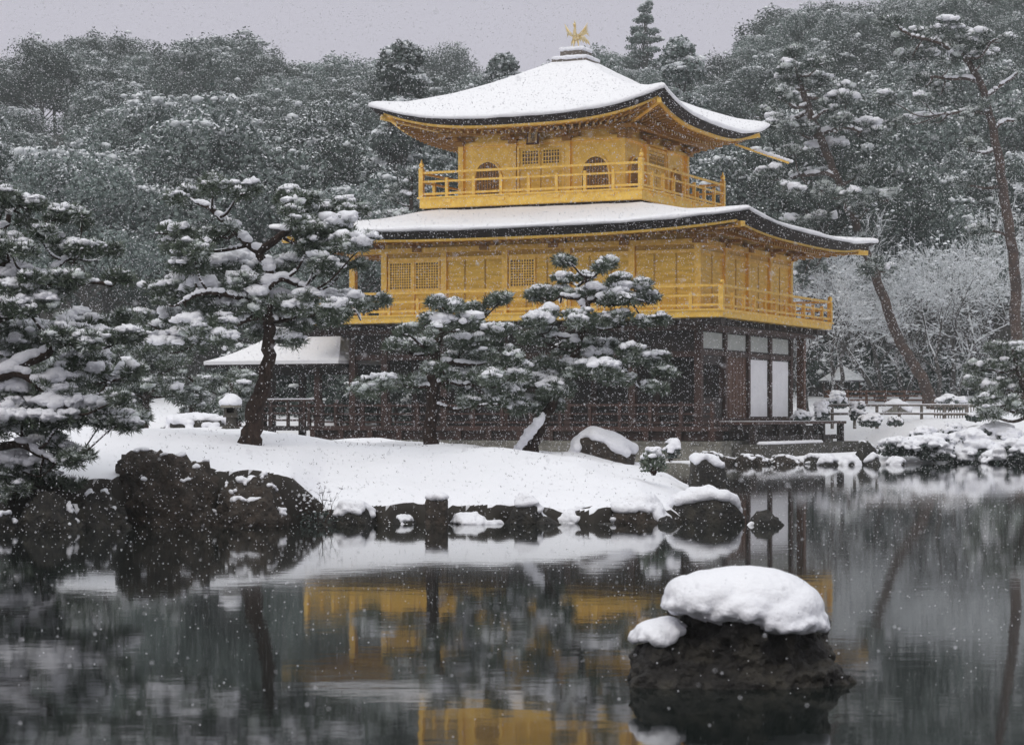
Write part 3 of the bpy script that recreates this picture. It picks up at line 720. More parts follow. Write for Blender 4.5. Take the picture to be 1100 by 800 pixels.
def snow_on(verts, faces, T, nz_min=.5, keep=1.0, seed=0, region=None, voxel=None, parent=None, name='snow_cap', spread=.55, thick=1.0, sm=6):
    r_ = np.random.default_rng(seed)
    b = BVHTree.FromPolygons([Vector(p) for p in verts], [tuple(q) for q in faces])
    lo, hi = verts.min(0), verts.max(0); st = T * spread
    pts = {}
    xs_ = np.arange(lo[0], hi[0]+st, st); ys_ = np.arange(lo[1], hi[1]+st, st)
    for i, x in enumerate(xs_):
        for j, y in enumerate(ys_):
            xx, yy = x + r_.uniform(-.3, .3)*st, y + r_.uniform(-.3, .3)*st
            h, nr, _, _ = b.ray_cast(Vector((xx, yy, hi[2]+1)), Vector((0, 0, -1)))
            if h is None or abs(nr.z) < nz_min: continue
            if region and not region(xx, yy, h.z): continue
            if keep < 1 and noise.noise((xx*.9/T*.35+seed, yy*.9/T*.35, 0))*.5+.5 > keep: continue
            pts[(i, j)] = h
    if len(pts) < 3: return None
    cs, rs = [], []
    for (i, j), h in pts.items():
        nb = sum((i+a, j+c) in pts for a in (-1, 0, 1) for c in (-1, 0, 1)) - 1
        if nb < 3: continue
        k = (.55 + .45*nb/8) * r_.uniform(.88, 1.12)
        cs.append((h.x, h.y, h.z + T*.30*k*thick)); rs.append((T*.72*k, T*.72*k, T*.62*k*thick))
    if len(cs) < 3: return None
    v, f = blobs(cs, rs, r_, 2, .10)
    return remeshed(name, v, f, M['snow'], voxel or T*.22, sm, parent, amp=T*.03)
def rock(name, label, c, size, seed, snow=.12, mt='rock', level=4, group=None, rz=0, cat='rock', **k):
    o = empty(name, c, rz, label, cat, group)
    ks = {q: k.pop(q) for q in list(k) if q in ('nz_min', 'keep', 'region', 'spread', 'thick', 'voxel')}
    v, f = rock_verts(seed, size, level, **k)
    new_mesh('stone', v, f, M[mt], o, smooth=True)
    if snow: snow_on(v, f, snow, seed=seed, parent=o, **ks)
    return o
def rock_px(name, label, x0, x1, yt, Y, seed, snow=.12, depth=1.0, bottom=None, group=None, **k):
    """rock whose outline spans x0..x1 with its bare top at yt, standing at distance Y with its foot at height `bottom`"""
    s = Y/F; w = (x1-x0)*s/2; zt = CH-(yt-HY)*s; zb = -.25 if bottom is None else bottom
    zc = zb + (zt-zb)*.30; hz_ = (zt-zc)/.90
    X_ = ((x0+x1)/2-550)*s
    return rock(name, label, (X_, Y, zc), (w*1.10, w*depth*1.05, hz_), seed, snow, group=group, **k)

rock_px('shore_rock', 'big brown black boulder with thin snow on top below the large island pine', 122, 252, 484, 27.7, 31, .05, .8, level=5, mt='rock_brown', keep=.45, rough=.12, box=.78, nz_min=.8)
rock_px('shore_rock', 'broad dark boulder with snow patches at the island edge right of the brown boulder', 222, 322, 510, 27.4, 32, .06, .8, level=5, mt='rock_brown', keep=.6, box=.74, nz_min=.74, rough=.12)
rock_px('shore_rock', 'black rock with a narrow ledge of snow near the water at far left', 72, 145, 524, 27.0, 13, .06, .7, keep=.45, level=5, box=.76, rough=.11)
rock_px('shore_rock', 'low black rock under the drooping branches of the pine at left', 12, 92, 528, 26.6, 14, .05, .8, keep=.3, level=5, box=.8, rough=.11)
rock_px('shore_rock', 'dark rock at the left picture edge below the snowy pine branch', -60, 30, 535, 26.3, 15, .06, .8, keep=.5, level=5, box=.8, rough=.11)
rock_px('shore_rock', 'blocky dark rock with a flat snow cap beside the bare twig bush', 356, 410, 541, 27.9, 16, .10, .8, box=.8)
rock_px('shore_rock', 'low dark stone left of the square upright stone', 404, 456, 551, 28.0, 117, .04, .8, box=.8, keep=.5)
rock_px('shore_rock', 'square upright stone with a neat snow cap at the water', 451, 487, 531, 27.8, 18, .09, 1.0, box=.62, mt='rock_brown', ncut=3, rough=.04)
rock_px('shore_rock', 'low dark stone right of the square upright stone', 484, 540, 551, 28.0, 19, .06, .8)
rock_px('shore_rock', 'leaning dark rock topped by a round ball of snow', 536, 588, 533, 28.0, 20, .10, .7)
rock_px('shore_rock', 'long dark rock under a lip of snow at the island front', 586, 660, 547, 28.2, 21, .08, .6, keep=.6)
for i, (a, b, yt, lab) in enumerate([(322, 366, 552, 'low dark stone under the twig bush'), (572, 612, 556, 'low wet stone right of the leaning ball topped rock'), (625, 668, 557, 'low wet stone in front of the long dark rock'), (700, 735, 556, 'low wet stone between the mossy rock and the domed rock')]):
    rock_px('shore_rock', lab, a, b, yt, 27.8, 80+i, 0, .8)
rock_px('shore_rock', 'wide mossy rock at the island front next to the domed rock', 640, 728, 536, 28.3, 22, .10, .6, mt='rock_brown')
rock_px('shore_rock', 'domed dark rock with a thick snow cap at the right tip of the island', 716, 800, 527, 28.6, 23, .15, .8)
o = rock_px('small_rock', 'small pointed black rock with a snowball, alone in the water by the island tip', 798, 846, 551, 27.6, 24, .10, .6, region=lambda x, y, z: x < -.12)
rock_px('humped_stone', 'humped stone under a thick arch of snow behind the leaning pine', 604, 690, 464, 36.0, 25, .19, .7, bottom=.3, box=.75, mt='rock_brown', thick=1.0, nz_min=.42)
rock_px('garden_stone', 'low stone under a lumpy snow heap left of the stone lantern', 174, 250, 446, 36.5, 26, .12, .9, bottom=.8, keep=.62, nz_min=.35, rough=.16)
rock_px('garden_stone', 'dark stone with scalloped snow behind the island tip', 732, 786, 490, 33.0, 27, .13, .8, bottom=-.2, box=.8)
rock_px('garden_stone', 'flat stone with a thin snow crust at the foot of the large island pine', 282, 345, 470, 33.5, 28, .07, .8, bottom=.7)
rock_px('garden_stone', 'flat snow dusted stone between the large pine and the middle pine', 398, 446, 481, 37, 29, .06, .8, bottom=.5)
# stones along the far bank
for i, (a, b, yt, lab) in enumerate([(878, 902, 493, 'round snow capped stone on the far bank, nearest the landing'), (899, 928, 492, 'second snow capped stone on the far bank right of the landing'),
                                     (926, 948, 490, 'snow capped stone on the far bank in front of the dark upright stone'), (950, 975, 494, 'low snow capped stone on the far bank beside the snowy azaleas')]):
    rock_px('bank_stone', lab, a, b, yt, 60.5+.3*i, 40+i, .13, .9, group='snow capped stones on the far bank', level=3)
rock_px('bank_stone', 'dark upright stone with little snow on the far bank', 916, 948, 475, 62.5, 45, .10, .9, keep=.5)
rock_px('bank_stone', 'wide dark stone edging the bank right of the pavilion', 858, 900, 488, 62.0, 146, .09, .9, box=.8)
for i, (a, b, yt, lab) in enumerate([(742, 792, 484, 'dark stone at the pavilion foot, partly behind the snow heap'), (784, 828, 487, 'flat snowy stone at the water below the landing'), (820, 868, 487, 'flat snowy stone below the right end of the landing')]):
    rock_px('bank_stone', lab, a, b, yt, 61.6+.2*i, 50+i, .05, 1.2, box=.8, keep=.42, mt='rock_brown')

# foreground rock
def foreground_rock():
    Y = 11.45; s = Y/F
    c = W(790, 728, Y)
    o = empty('foreground_rock', (c[0], Y, 0), 0, 'large dark rock in the near water under a deep cap of snow', 'rock')
    v1, f1 = rock_verts(71, (.50, .44, .56), 5, 22, .70, .95, .11, .80); v1 = v1 + [.062, 0, -.02]
    v2, f2 = rock_verts(72, (.25, .28, .36), 4, 12, .7, .95, .10); v2 = v2 + [-.335, -.08, -.06]
    v, f = join((v1, f1), (v2, f2))
    v5, f5 = rock_verts(75, (.57, .46, .26), 4, 20, .74, .95, .12); v5 = v5 + [.02, 0, -.07]
    v, f = join((v1, f1), (v2, f2), (v5, f5)); r = remeshed('stone', v, f, M['rock'], .011, 1, o, amp=.030)
    # snow cap
    v, f = join((v1, f1), (v2, f2)); 
    px = lambda x, y, d: W(x, y, Y+d) - np.array([c[0], Y, 0])
    def cap(lumps, vox, seed):
        r_ = np.random.default_rng(seed); cs, rs = [], []
        for x, y, rx, ry, d, ryd in lumps: cs.append(px(x, y, d)); rs.append((rx*s, ryd, ry*s))
        base = blobs(cs, rs, r_, 4, .05, 1.5)
        ec, er = [], []                                      # crumbly lower rim
        for x, y, rx, ry, d, ryd in lumps:
            for k in range(26):
                an = r_.uniform(0, 6.28); q = px(x, y, d)+np.array([rx*s*.93*math.cos(an), ryd*.93*math.sin(an), -ry*s*r_.uniform(.25, .6)]); ec.append(q); a_ = r_.uniform(.012, .034); er.append((a_*1.3, a_*1.3, a_))
        V, Fq = join(base, blobs(ec, er, r_, 2, .2)); return remeshed('snow_cap', V, Fq, M['snow'], vox, 5, o, amp=.004)
    cap([(798, 641, 76, 33, -.02, .36), (765, 637, 44, 24, -.10, .30), (734, 638, 20, 20, -.14, .16), (848, 653, 38, 29, -.06, .34), (836, 660, 38, 22, -.20, .24), (866, 664, 20, 16, -.12, .2), (752, 642, 28, 18, -.2, .2), (800, 650, 40, 18, -.26, .18)], .012, 7)
    cap([(703, 678, 22, 12, -.10, .18), (718, 671, 15, 9, -.06, .16)], .011, 6)
    m = MB(); 
    v3, f3 = rock_verts(73, (.13, .12, .09), 3); new_mesh('stone', v3, f3, M['rock'], o, loc=(.50, -.05, -.03), smooth=True)
foreground_rock()

# stone lantern
def lantern():
    c = W(248, 462, 35.5)
    o = empty('stone_lantern', (c[0], c[1], c[2]-.05), 0, 'short stone lantern wearing a round ball of snow behind the pine trunk', 'lantern')
    part('base', M['stone_dark'], lambda m: m.tube([(0, 0, -.1), (0, 0, .10), (0, 0, .14)], [.19, .19, .15], 6), o)
    part('post', M['stone_dark'], lambda m: m.tube([(0, 0, .14), (0, 0, .30)], [.10, .09], 10), o)
    part('light_box', M['stone_dark'], lambda m: (m.box(-.13, .13, -.13, .13, .30, .34), m.box(-.11, -.07, -.11, .11, .34, .48), m.box(.07, .11, -.11, .11, .34, .48), m.box(-.07, .07, .07, .11, .34, .48), m.box(-.07, .07, -.11, -.07, .34, .38)), o)
    part('cap', M['stone'], lambda m: m.tube([(0, 0, .48), (0, 0, .52), (0, 0, .60)], [.22, .20, .05], 6), o)
    v, f = blobs([(0, 0, .58), (.05, 0, .60), (-.07, .02, .57), (0, .02, .66), (.01, 0, .70)], [(.21, .2, .10), (.17, .17, .11), (.16, .16, .10), (.13, .13, .09), (.07, .07, .04)], rg, 3, .06)
    remeshed('snow_cap', v, f, M['snow'], .022, 4, o); o.scale = (.85, .85, .85)
lantern()

# ------------------------------------------------------------------ vegetation
def rand_unit(n, rng):
    v = rng.normal(size=(n, 3)); return v/np.linalg.norm(v, axis=1)[:, None]
def needle_mesh(cs, rng, L, w, n=26, up=.55, out=None):
    """needle tufts: n thin triangles fanning from every centre"""
    cs = np.asarray(cs); k = len(cs)
    d = rand_unit(k*n, rng).reshape(k, n, 3); bias = np.zeros((k, 1, 3)); bias[..., 2] = up
    if out is not None: bias = bias + np.asarray(out)[:, None, :]*.5
    bias = bias + rand_unit(k, rng)[:, None, :]*.35
    d = d + bias; d /= np.linalg.norm(d, axis=2)[..., None]
    ln = L*rng.uniform(.65, 1.1, (k, n, 1))
    b = cs[:, None, :] + d*ln*.08; t = cs[:, None, :] + d*ln
    sd = np.cross(d, rand_unit(k*n, rng).reshape(k, n, 3)); sd /= np.maximum(np.linalg.norm(sd, axis=2), 1e-3)[..., None]
    mid = b + (t-b)*.45
    V = np.stack([b, mid - sd*w, t, mid + sd*w], 2).reshape(-1, 3)
    Fq = np.arange(len(V)).reshape(-1, 4)
    return V, Fq
def leaf_mesh(cs, rng, size, flat=0.0):
    k = len(cs); n = rand_unit(k, rng); n[:, 2] += flat*np.sign(n[:, 2]+.001)*2.0 if flat else 0
    n /= np.linalg.norm(n, axis=1)[:, None]
    a = np.cross(n, rand_unit(k, rng)); a /= np.linalg.norm(a, axis=1)[:, None]; b = np.cross(n, a)
    sz = size*rng.uniform(.6, 1.3, (k, 1))
    V = np.stack([cs-a*sz*.5, cs-b*sz*.32, cs+a*sz*.5, cs+b*sz*.32], 1).reshape(-1, 3)
    return V, np.arange(4*k).reshape(-1, 4)
def spline(pts, k=5):
    P = np.asarray(pts, float); out = []
    for i in range(len(P)-1):
        p0, p1, p2, p3 = P[max(i-1, 0)], P[i], P[i+1], P[min(i+2, len(P)-1)]
        for j in range(k):
            t = j/k; out.append(.5*((2*p1)+(-p0+p2)*t+(2*p0-5*p1+4*p2-p3)*t*t+(-p0+3*p1-3*p2+p3)*t**3))
    out.append(P[-1]); return np.array(out)

def pine(name, label, Y, trunk, limbs, pads, seed, tuft=.125, snow=.55, frost=.35, bark='bark', needle='needle', dspread=.8, group=None, dens=1.0, limb_snow=True, nn=26, foot=None, cat='pine tree', pad_snow={}):
    """trunk / limbs: lists of (x, y, radius[, depth]) and pads: (x, y, rx, ry[, depth]) read off the photograph, all at their own depth"""
    rng = np.random.default_rng(seed); s = Y/F
    b0 = W(trunk[0][0], trunk[0][1], Y)
    if foot is not None: b0[2] = foot
    o = empty(name, b0, 0, label, cat, group)
    def w(p, dy=0): return W(p[0], p[1], Y) + np.array([0, dy, 0]) - b0
    T = spline([(*w(p, p[3] if len(p) > 3 else 0), p[2]*s) for p in trunk])
    m = MB(); T2 = T.copy(); T2[:, :2] += rng.normal(0, .16, (len(T), 2))*T[:, 3:4]
    if foot is None: T2[0, 2] -= .12
    rr = T[:, 3]*(1+.35*np.exp(-np.arange(len(T))*.9)); m.tube(T2[:, :3], rr, 9)
    tk = m.build('trunk', M[bark], o, smooth=True)
    skel = [T]
    sv = []
    def strip(L, k=1.0):
        seg = L[:, :3]; n = len(seg)
        pos, rad = [], []
        for i in range(n-1):
            for t in (0, .5):
                p = seg[i]*(1-t)+seg[i+1]*t; r = L[i, 3]
                d = seg[i+1]-seg[i]; hor = math.hypot(d[0], d[1])/(np.linalg.norm(d)+1e-6)
                if hor < .35 or noise.noise((p[0]*2.2/(.1+r*9), p[1]*2, p[2]*2.2/(.1+r*9))) < -.12: continue
                pos.append(p+[0, 0, r*.75+.3*r*hor]); q = r*rng.uniform(.8, 1.15)*k+.006; rad.append((q*1.25, q*1.05, q*.85))
        if pos: sv.append(blobs(pos, rad, rng, 2, .10))
    br = MB()
    for lb in limbs:
        L = spline([(*w(p, p[3] if len(p) > 3 else 0), p[2]*s) for p in lb]); ln = np.linalg.norm(L[-1, :3]-L[0, :3]); tt = np.linspace(0, 1, len(L)); ph = rng.uniform(0, 6.28, 3)
        L[:, 0] += .03*ln*np.sin(tt*9+ph[0])*tt; L[:, 1] += .06*ln*np.sin(tt*7+ph[1])*tt; L[:, 2] += .035*ln*np.sin(tt*11+ph[2])*tt; skel.append(L)
        br.tube(L[:, :3], L[:, 3], 7)
        if limb_snow: strip(L, 1.15)
    allp = np.concatenate(skel)
    cs, outs, fr, sb, sr = [], [], [], [], []
    for pi, pd_ in enumerate(pads):
        x, y, rx, ry = pd_[:4]; dy = pd_[4] if len(pd_) > 4 else rng.uniform(-1, 1)*dspread
        c = w((x, y), dy); a = rx*s; bz = ry*s*1.05; ay = a*rng.uniform(.65, 1.0)
        # branch to the pad
        tgt = c - [0, 0, bz*.5]
        dd = np.linalg.norm((allp[:, :3]-tgt)*[1, .8, 1.3], axis=1) + np.where(allp[:, 2] > tgt[2]+.1, .3, 0)
        j = int(dd.argmin()); st = allp[j, :3]; r0 = min(allp[j, 3]*.55, 2.2*s)
        mid = (st+tgt)/2 + [0, 0, -.12*np.linalg.norm(tgt-st)] + rng.normal(0, .04, 3)*np.linalg.norm(tgt-st)
        B = spline([(*st, r0), (*mid, r0*.8), (*tgt, r0*.55), (*(tgt+(tgt-mid)*.6*[1, 1, .2]), r0*.25)], 4)
        br.tube(B[:, :3], B[:, 3], 6)
        if limb_snow and rng.random() < .6: strip(B, .9)
        # every cushion is a cluster of smaller tufted clumps, drooping a little to its rim, with gaps between them
        n = int(1.0*dens*(26 + .55*rx*ry*(9/(tuft/s))**2*.30))
        ns = max(3, int(rx/5.5)); aa = rng.uniform(0, 6.283, ns); rq = np.sqrt(rng.uniform(0, 1, ns))*.86
        tilt = rng.normal(0, .22, 2)
        sc = np.stack([rq*np.cos(aa), rq*np.sin(aa), np.zeros(ns)], 1); sc[:, 2] = rng.normal(0, .34, ns) - .55*rq**2 + .15
        sw = rng.uniform(.30, .54, ns)*(4/ns)**.25; sh = np.maximum(rng.uniform(.34, .68, ns), .55*tuft/bz)
        scw = sc*[a, ay, bz]; scw[:, 2] += tilt[0]*scw[:, 0]*.5+tilt[1]*scw[:, 1]*.5
        pr = (sw**2)/np.sum(sw**2); ix = rng.choice(ns, n, p=pr)
        dq = rand_unit(n, rng)*rng.uniform(.15, 1, (n, 1))**.5
        p = c + scw[ix] + dq*np.stack([sw[ix]*a, sw[ix]*ay, sh[ix]*bz], 1); cs.append(p)
        outs.append(np.stack([dq[:, 0], dq[:, 1], np.zeros(n)], 1)*.8)
        for q in range(ns): br.tube([tgt, (tgt+c+scw[q])/2-[0, 0, bz*.15], c+scw[q]-[0, 0, bz*.1]], [r0*.42, r0*.32, r0*.18], 4)
        # snow caught on top of the clumps
        sn = snow*rng.uniform(.4, 1.5) if pi not in pad_snow else pad_snow[pi]
        for q in range(ns):
            k = int(rng.poisson(max(0, sn*rng.gamma(1.6, .62)*(10.0+.33*rx*min(ry, 12))*pr[q])))
            if not k: continue
            e2 = rng.normal(0, .42, (k, 2)); er_ = np.clip(np.hypot(e2[:, 0], e2[:, 1]), 0, 1)
            z = sh[q]*bz*(.35+.65*np.sqrt(1-er_**2*.95))*rng.uniform(.7, 1.1, k)+tuft*.25
            sb.append(c + scw[q] + np.stack([e2[:, 0]*sw[q]*a, e2[:, 1]*sw[q]*ay, z], 1))
            rr_ = np.clip(rng.gamma(1.9, .046, k), .025, .34)*(a*.42+bz*.70)
            sr.append(np.stack([rr_*rng.uniform(1., 1.6, k), rr_*rng.uniform(1., 1.4, k), rr_*rng.uniform(.6, .95, k)], 1))
        fm = rng.random(n) < 1.25*frost*np.clip(.85+dq[:, 2]*.45, .3, 1.4)
        fr.append(p[fm] + [0, 0, tuft*.32])
    br.build('branches', M[bark], o, smooth=True)
    cs = np.concatenate(cs); outs = np.concatenate(outs)
    V, Fq = needle_mesh(cs, rng, tuft, tuft*.055, nn, .55, outs)
    cr_ = new_mesh('crown', V, Fq, M[needle], o)
    parts_ = list(sv)
    if sb: parts_.append(blobs(np.concatenate(sb), np.concatenate(sr), rng, 2, .34, 3.2))
    if parts_:
        V, Fq = join(*parts_); new_mesh('snow_clumps', V, Fq, M['snow'], o, smooth=True)
    fr = np.concatenate(fr)
    if len(fr):
        r_ = tuft*np.clip(rng.gamma(2.2, .10, len(fr)), .07, .55); V, Fq = blobs(fr, np.stack([r_*1.3, r_*1.2, r_*.7], 1), rng, 1, .35)
        V2, F2 = needle_mesh(fr-[0, 0, tuft*.25], rng, tuft*.97, tuft*.05, 15, .6)
        q = join((V, Fq), (V2, F_tri(F2))); new_mesh('frosted_needles', q[0], q[1], M['frost_needle'], cr_)
    return o
def F_tri(f): return np.concatenate([f[:, [0, 1, 2]], f[:, [0, 2, 3]]])

# the large pine on the island
pine('island_pine', 'large spreading snow laden pine with twin curved limbs on the island, standing alone', 31.0,
     [(268, 474, 11), (273, 445, 9.5), (284, 410, 8), (289, 375, 7), (289, 348, 6.5), (285, 325, 6), (281, 308, 5.5)],
     [[(281, 310, 5), (290, 300, 4.5), (287, 286, 4.5), (280, 271, 4.5), (296, 258, 4.5), (309, 248, 4), (314, 236, 3.2), (303, 226, 2.4)],
      [(280, 271, 4), (268, 264, 4), (250, 245, 3.8), (238, 236, 3.2), (227, 226, 2.8), (212, 215, 2)],
      [(283, 314, 4), (274, 302, 3.6), (262, 290, 3)], [(285, 312, 4), (300, 300, 3.6), (316, 303, 3.0), (334, 314, 2.4)],
      [(288, 340, 4), (265, 343, 3.2), (240, 352, 2.6), (215, 357, 1.8)], [(289, 345, 3.5), (320, 340, 3, .3), (355, 334, 2.4, .4), (385, 336, 1.8, .5)],
      [(287, 330, 3.5), (250, 318, 3, -.4), (205, 322, 2, -.6)]],
     [(201, 207, 24, 8), (236, 206, 22, 8), (262, 212, 20, 8), (299, 208, 32, 9), (322, 216, 22, 8), (342, 224, 32, 10), (378, 224, 20, 8), (318, 238, 20, 8), (352, 244, 38, 12), (335, 254, 26, 10), (388, 268, 32, 12), (362, 258, 32, 13), (330, 268, 22, 8),
      (198, 262, 30, 12), (242, 252, 20, 8), (190, 250, 22, 8), (215, 272, 26, 10), (240, 283, 40, 14), (293, 285, 34, 11), (338, 285, 30, 12), (212, 292, 26, 10), (372, 283, 18, 7),
      (167, 311, 30, 10), (197, 318, 30, 12), (152, 341, 22, 8), (237, 311, 38, 15), (186, 350, 34, 12), (226, 356, 36, 13), (295, 362, 28, 9), (275, 328, 44, 15), (314, 324, 32, 13), (355, 322, 30, 10), (386, 331, 36, 11), (360, 338, 26, 9), (328, 345, 30, 10), (186, 372, 36, 13), (250, 340, 30, 12), (405, 322, 18, 7), (225, 335, 26, 10)],
     101, snow=1.45, frost=.42, dens=1.25, dspread=.75, pad_snow={17: 2.2, 18: 1.8, 19: 2.2, 5: 1.6, 11: 1.6, 27: 1.6, 28: 1.4})
# pine at the left edge, leaning out over the water
pine('water_side_pine', 'snow covered pine at the left picture edge with low branches drooping over the water', 26.5,
     [(-42, 560, 13), (-34, 500, 12), (-30, 450, 11), (-16, 405, 9), (-12, 350, 8), (-22, 300, 7), (-10, 250, 6), (0, 225, 4)],
     [[(-16, 405, 7), (6, 402, 6.5), (20, 393, 6), (40, 385, 5.5), (54, 376, 5), (58, 364, 4.2), (72, 360, 3.5), (90, 372, 2.5)], [(12, 400, 5), (28, 404, 4.5), (48, 420, 4), (62, 430, 3)],
      [(-12, 345, 5), (8, 340, 4.4), (20, 334, 3.6)], [(-20, 300, 4), (6, 290, 3.4), (24, 285, 3), (50, 296, 3), (70, 280, 2.4), (80, 274, 1.8)], [(-12, 255, 4), (8, 240, 3.2), (12, 226, 2.6), (30, 214, 2)], [(-18, 300, 4), (8, 280, 4), (18, 292, 3.4), (28, 300, 2.6)],
      [(-30, 470, 6), (-5, 480, 5), (25, 478, 4), (45, 488, 3), (58, 500, 2)], [(-18, 320, 4), (30, 320, 3, -.3), (90, 312, 2.4, -.4), (120, 304, 1.8, -.4)]],
     [(15, 214, 20, 8), (36, 224, 24, 8), (64, 229, 22, 9), (86, 234, 14, 6), (2, 226, 20, 9), (45, 250, 26, 9), (15, 264, 28, 9), (60, 267, 32, 10), (92, 266, 26, 8), (112, 268, 12, 5), (25, 274, 30, 10), (20, 298, 24, 9), (86, 302, 28, 9), (126, 298, 18, 7), (60, 305, 30, 9), (5, 310, 26, 13), (42, 318, 32, 12), (8, 336, 28, 12), (46, 336, 32, 12), (84, 347, 36, 10), (120, 346, 20, 8), (36, 356, 42, 13), (90, 367, 36, 12), (16, 374, 32, 12), (130, 365, 26, 10), (76, 392, 42, 13), (112, 402, 42, 13), (40, 418, 48, 15), (82, 437, 52, 14), (122, 430, 26, 10), (24, 446, 44, 13), (104, 452, 34, 10), (20, 468, 40, 11), (58, 478, 28, 8), (88, 490, 30, 6), (15, 500, 34, 12), (40, 514, 32, 10), (5, 526, 24, 9), (-20, 400, 30, 14), (-20, 350, 30, 14), (-25, 270, 28, 14), (-30, 440, 30, 14), (125, 455, 24, 7), (62, 455, 40, 10)],
     102, tuft=.12, snow=1.35, frost=.42, dens=1.2, dspread=.7, pad_snow={15: 2.2, 17: 2.6, 21: 2.2, 19: 1.8, 25: 1.2, 11: .8, 35: 1.6, 8: 1.4, 2: 1.6})
# two pines before the pavilion
pine('garden_pine', 'upright pine with a straight trunk and tiered snowy branches before the pavilion front', 35.0,
     [(461, 488, 9), (464, 455, 7.2), (465, 425, 6.6), (466, 385, 5.8), (472, 358, 4.6), (484, 340, 3)],
     [[(466, 392, 3), (480, 388, 2.6), (500, 392, 2.2), (520, 388, 1.6)], [(465, 412, 3), (480, 411, 2.4), (505, 413, 1.8)], [(465, 416, 3), (450, 414, 2.4), (425, 414, 1.8), (402, 420, 1.2)], [(472, 358, 3), (485, 346, 2.6), (495, 350, 2)]],
     [(476, 330, 22, 8), (502, 330, 24, 8), (526, 325, 18, 6), (539, 323, 10, 4), (462, 345, 20, 8), (492, 352, 30, 10), (526, 352, 22, 9), (444, 360, 16, 6), (432, 370, 22, 8), (456, 374, 20, 8), (494, 369, 28, 10), (528, 368, 26, 9), (540, 382, 26, 10), (500, 386, 28, 8), (410, 416, 28, 8), (438, 412, 24, 8), (395, 421, 14, 6), (500, 409, 30, 8), (528, 406, 30, 9), (556, 398, 24, 8), (506, 420, 26, 8), (538, 423, 26, 9), (552, 437, 22, 7), (520, 432, 20, 6), (478, 398, 18, 6)],
     103, tuft=.13, snow=1.35, frost=.45, dens=1.2, dspread=.8, pad_snow={1: 2.0, 0: 1.6, 3: 1.6})
pine('garden_pine', 'slanting pine with a snow lined trunk and big snow cushions on top before the pavilion', 36.0,
     [(564, 496, 9), (573, 472, 7.4), (584, 450, 6), (600, 420, 4.8), (617, 382, 4.4), (629, 342, 4), (631, 318, 3.4), (630, 296, 2.6)],
     [[(629, 335, 3), (622, 322, 2.6), (604, 318, 2)], [(630, 325, 3), (650, 318, 2.4), (676, 322, 2)], [(617, 384, 3), (645, 392, 2.4), (680, 402, 1.8)], [(606, 408, 3), (590, 412, 2.4), (566, 418, 1.8)], [(622, 365, 3), (600, 362, 2.2), (578, 360, 1.6)]],
     [(613, 284, 15, 6), (646, 287, 18, 8), (616, 295, 20, 7), (580, 313, 20, 7), (600, 312, 22, 8), (652, 310, 24, 10), (681, 308, 20, 9), (702, 320, 15, 7), (634, 316, 26, 9), (668, 324, 22, 8), (594, 345, 30, 11), (626, 346, 28, 10), (661, 346, 28, 11), (697, 346, 17, 7), (569, 366, 16, 8), (594, 366, 26, 10), (620, 372, 26, 10), (650, 375, 26, 9), (669, 388, 26, 9), (695, 386, 22, 8), (714, 398, 14, 6), (654, 405, 36, 11), (686, 411, 26, 9), (585, 410, 30, 10), (560, 404, 24, 9), (552, 421, 22, 8), (612, 420, 28, 10), (576, 433, 28, 9), (592, 440, 16, 6), (630, 398, 26, 10), (600, 392, 24, 10)],
     104, tuft=.13, snow=1.5, frost=.42, dens=1.2, dspread=.8, pad_snow={1: 2.2, 5: 3.0, 6: 2.6, 2: 1.8, 4: 1.6, 3: 1.4})
v_, f_ = blobs([W(552+31*(i/14)**1.25, 491-43*(i/14), 35.7) for i in range(15)], [tuple(np.array([.080-.002*i, .07, .085])*rg.uniform(.72, 1.2)) for i in range(15)], rg, 3, .3)
b_ = [q for q in S.objects if q.get('label', '').startswith('slanting pine')][0]
remeshed('trunk_snow', v_ - np.array(b_.location), f_, M['snow'], .020, 2, b_, amp=.012)
# right hand tall pines beyond the garden
pine('leaning_pine', 'tall red trunked pine leaning left beside the garden fence', 90.0,
     [(1004, 440, 7), (990, 405, 6.2), (966, 362, 5.6), (946, 312, 5.2), (930, 270, 4.8), (914, 225, 4.4), (899, 190, 4), (880, 145, 4.6), (864, 105, 3.6), (855, 70, 2.4)],
     [[(880, 145, 3), (900, 138, 2.4), (925, 140, 1.6)], [(899, 190, 3), (880, 186, 2.4), (850, 192, 1.8)], [(914, 225, 3), (935, 214, 2.4), (955, 214, 1.8)], [(930, 270, 3), (905, 268, 2), (880, 262, 1.5)]],
     [(853, 58, 13, 10), (852, 73, 16, 9), (851, 88, 17, 8), (878, 88, 18, 8), (902, 90, 17, 8), (837, 110, 17, 9), (826, 118, 12, 7), (873, 74, 11, 7), (864, 104, 22, 9), (905, 110, 20, 8), (843, 128, 21, 9), (880, 120, 16, 8), (924, 138, 30, 10), (895, 138, 18, 8), (857, 141, 18, 8), (883, 160, 24, 9), (850, 165, 20, 8), (875, 186, 24, 9), (836, 190, 22, 8), (882, 206, 26, 8), (842, 208, 20, 8), (902, 217, 20, 8), (950, 213, 24, 7), (925, 226, 20, 7), (905, 262, 22, 7), (880, 280, 24, 8), (935, 292, 18, 6), (865, 300, 20, 7), (872, 236, 24, 8), (915, 190, 18, 7)],
     111, tuft=.34, snow=1.3, frost=.5, bark='bark_red', needle='needle_far', dspread=2.2, dens=1.1, nn=18, foot=1.35, pad_snow={12: 4, 9: 3, 4: 3, 15: 3.5, 3: 3.2, 10: 3, 5: 3, 2: 2.5, 13: 2.5})
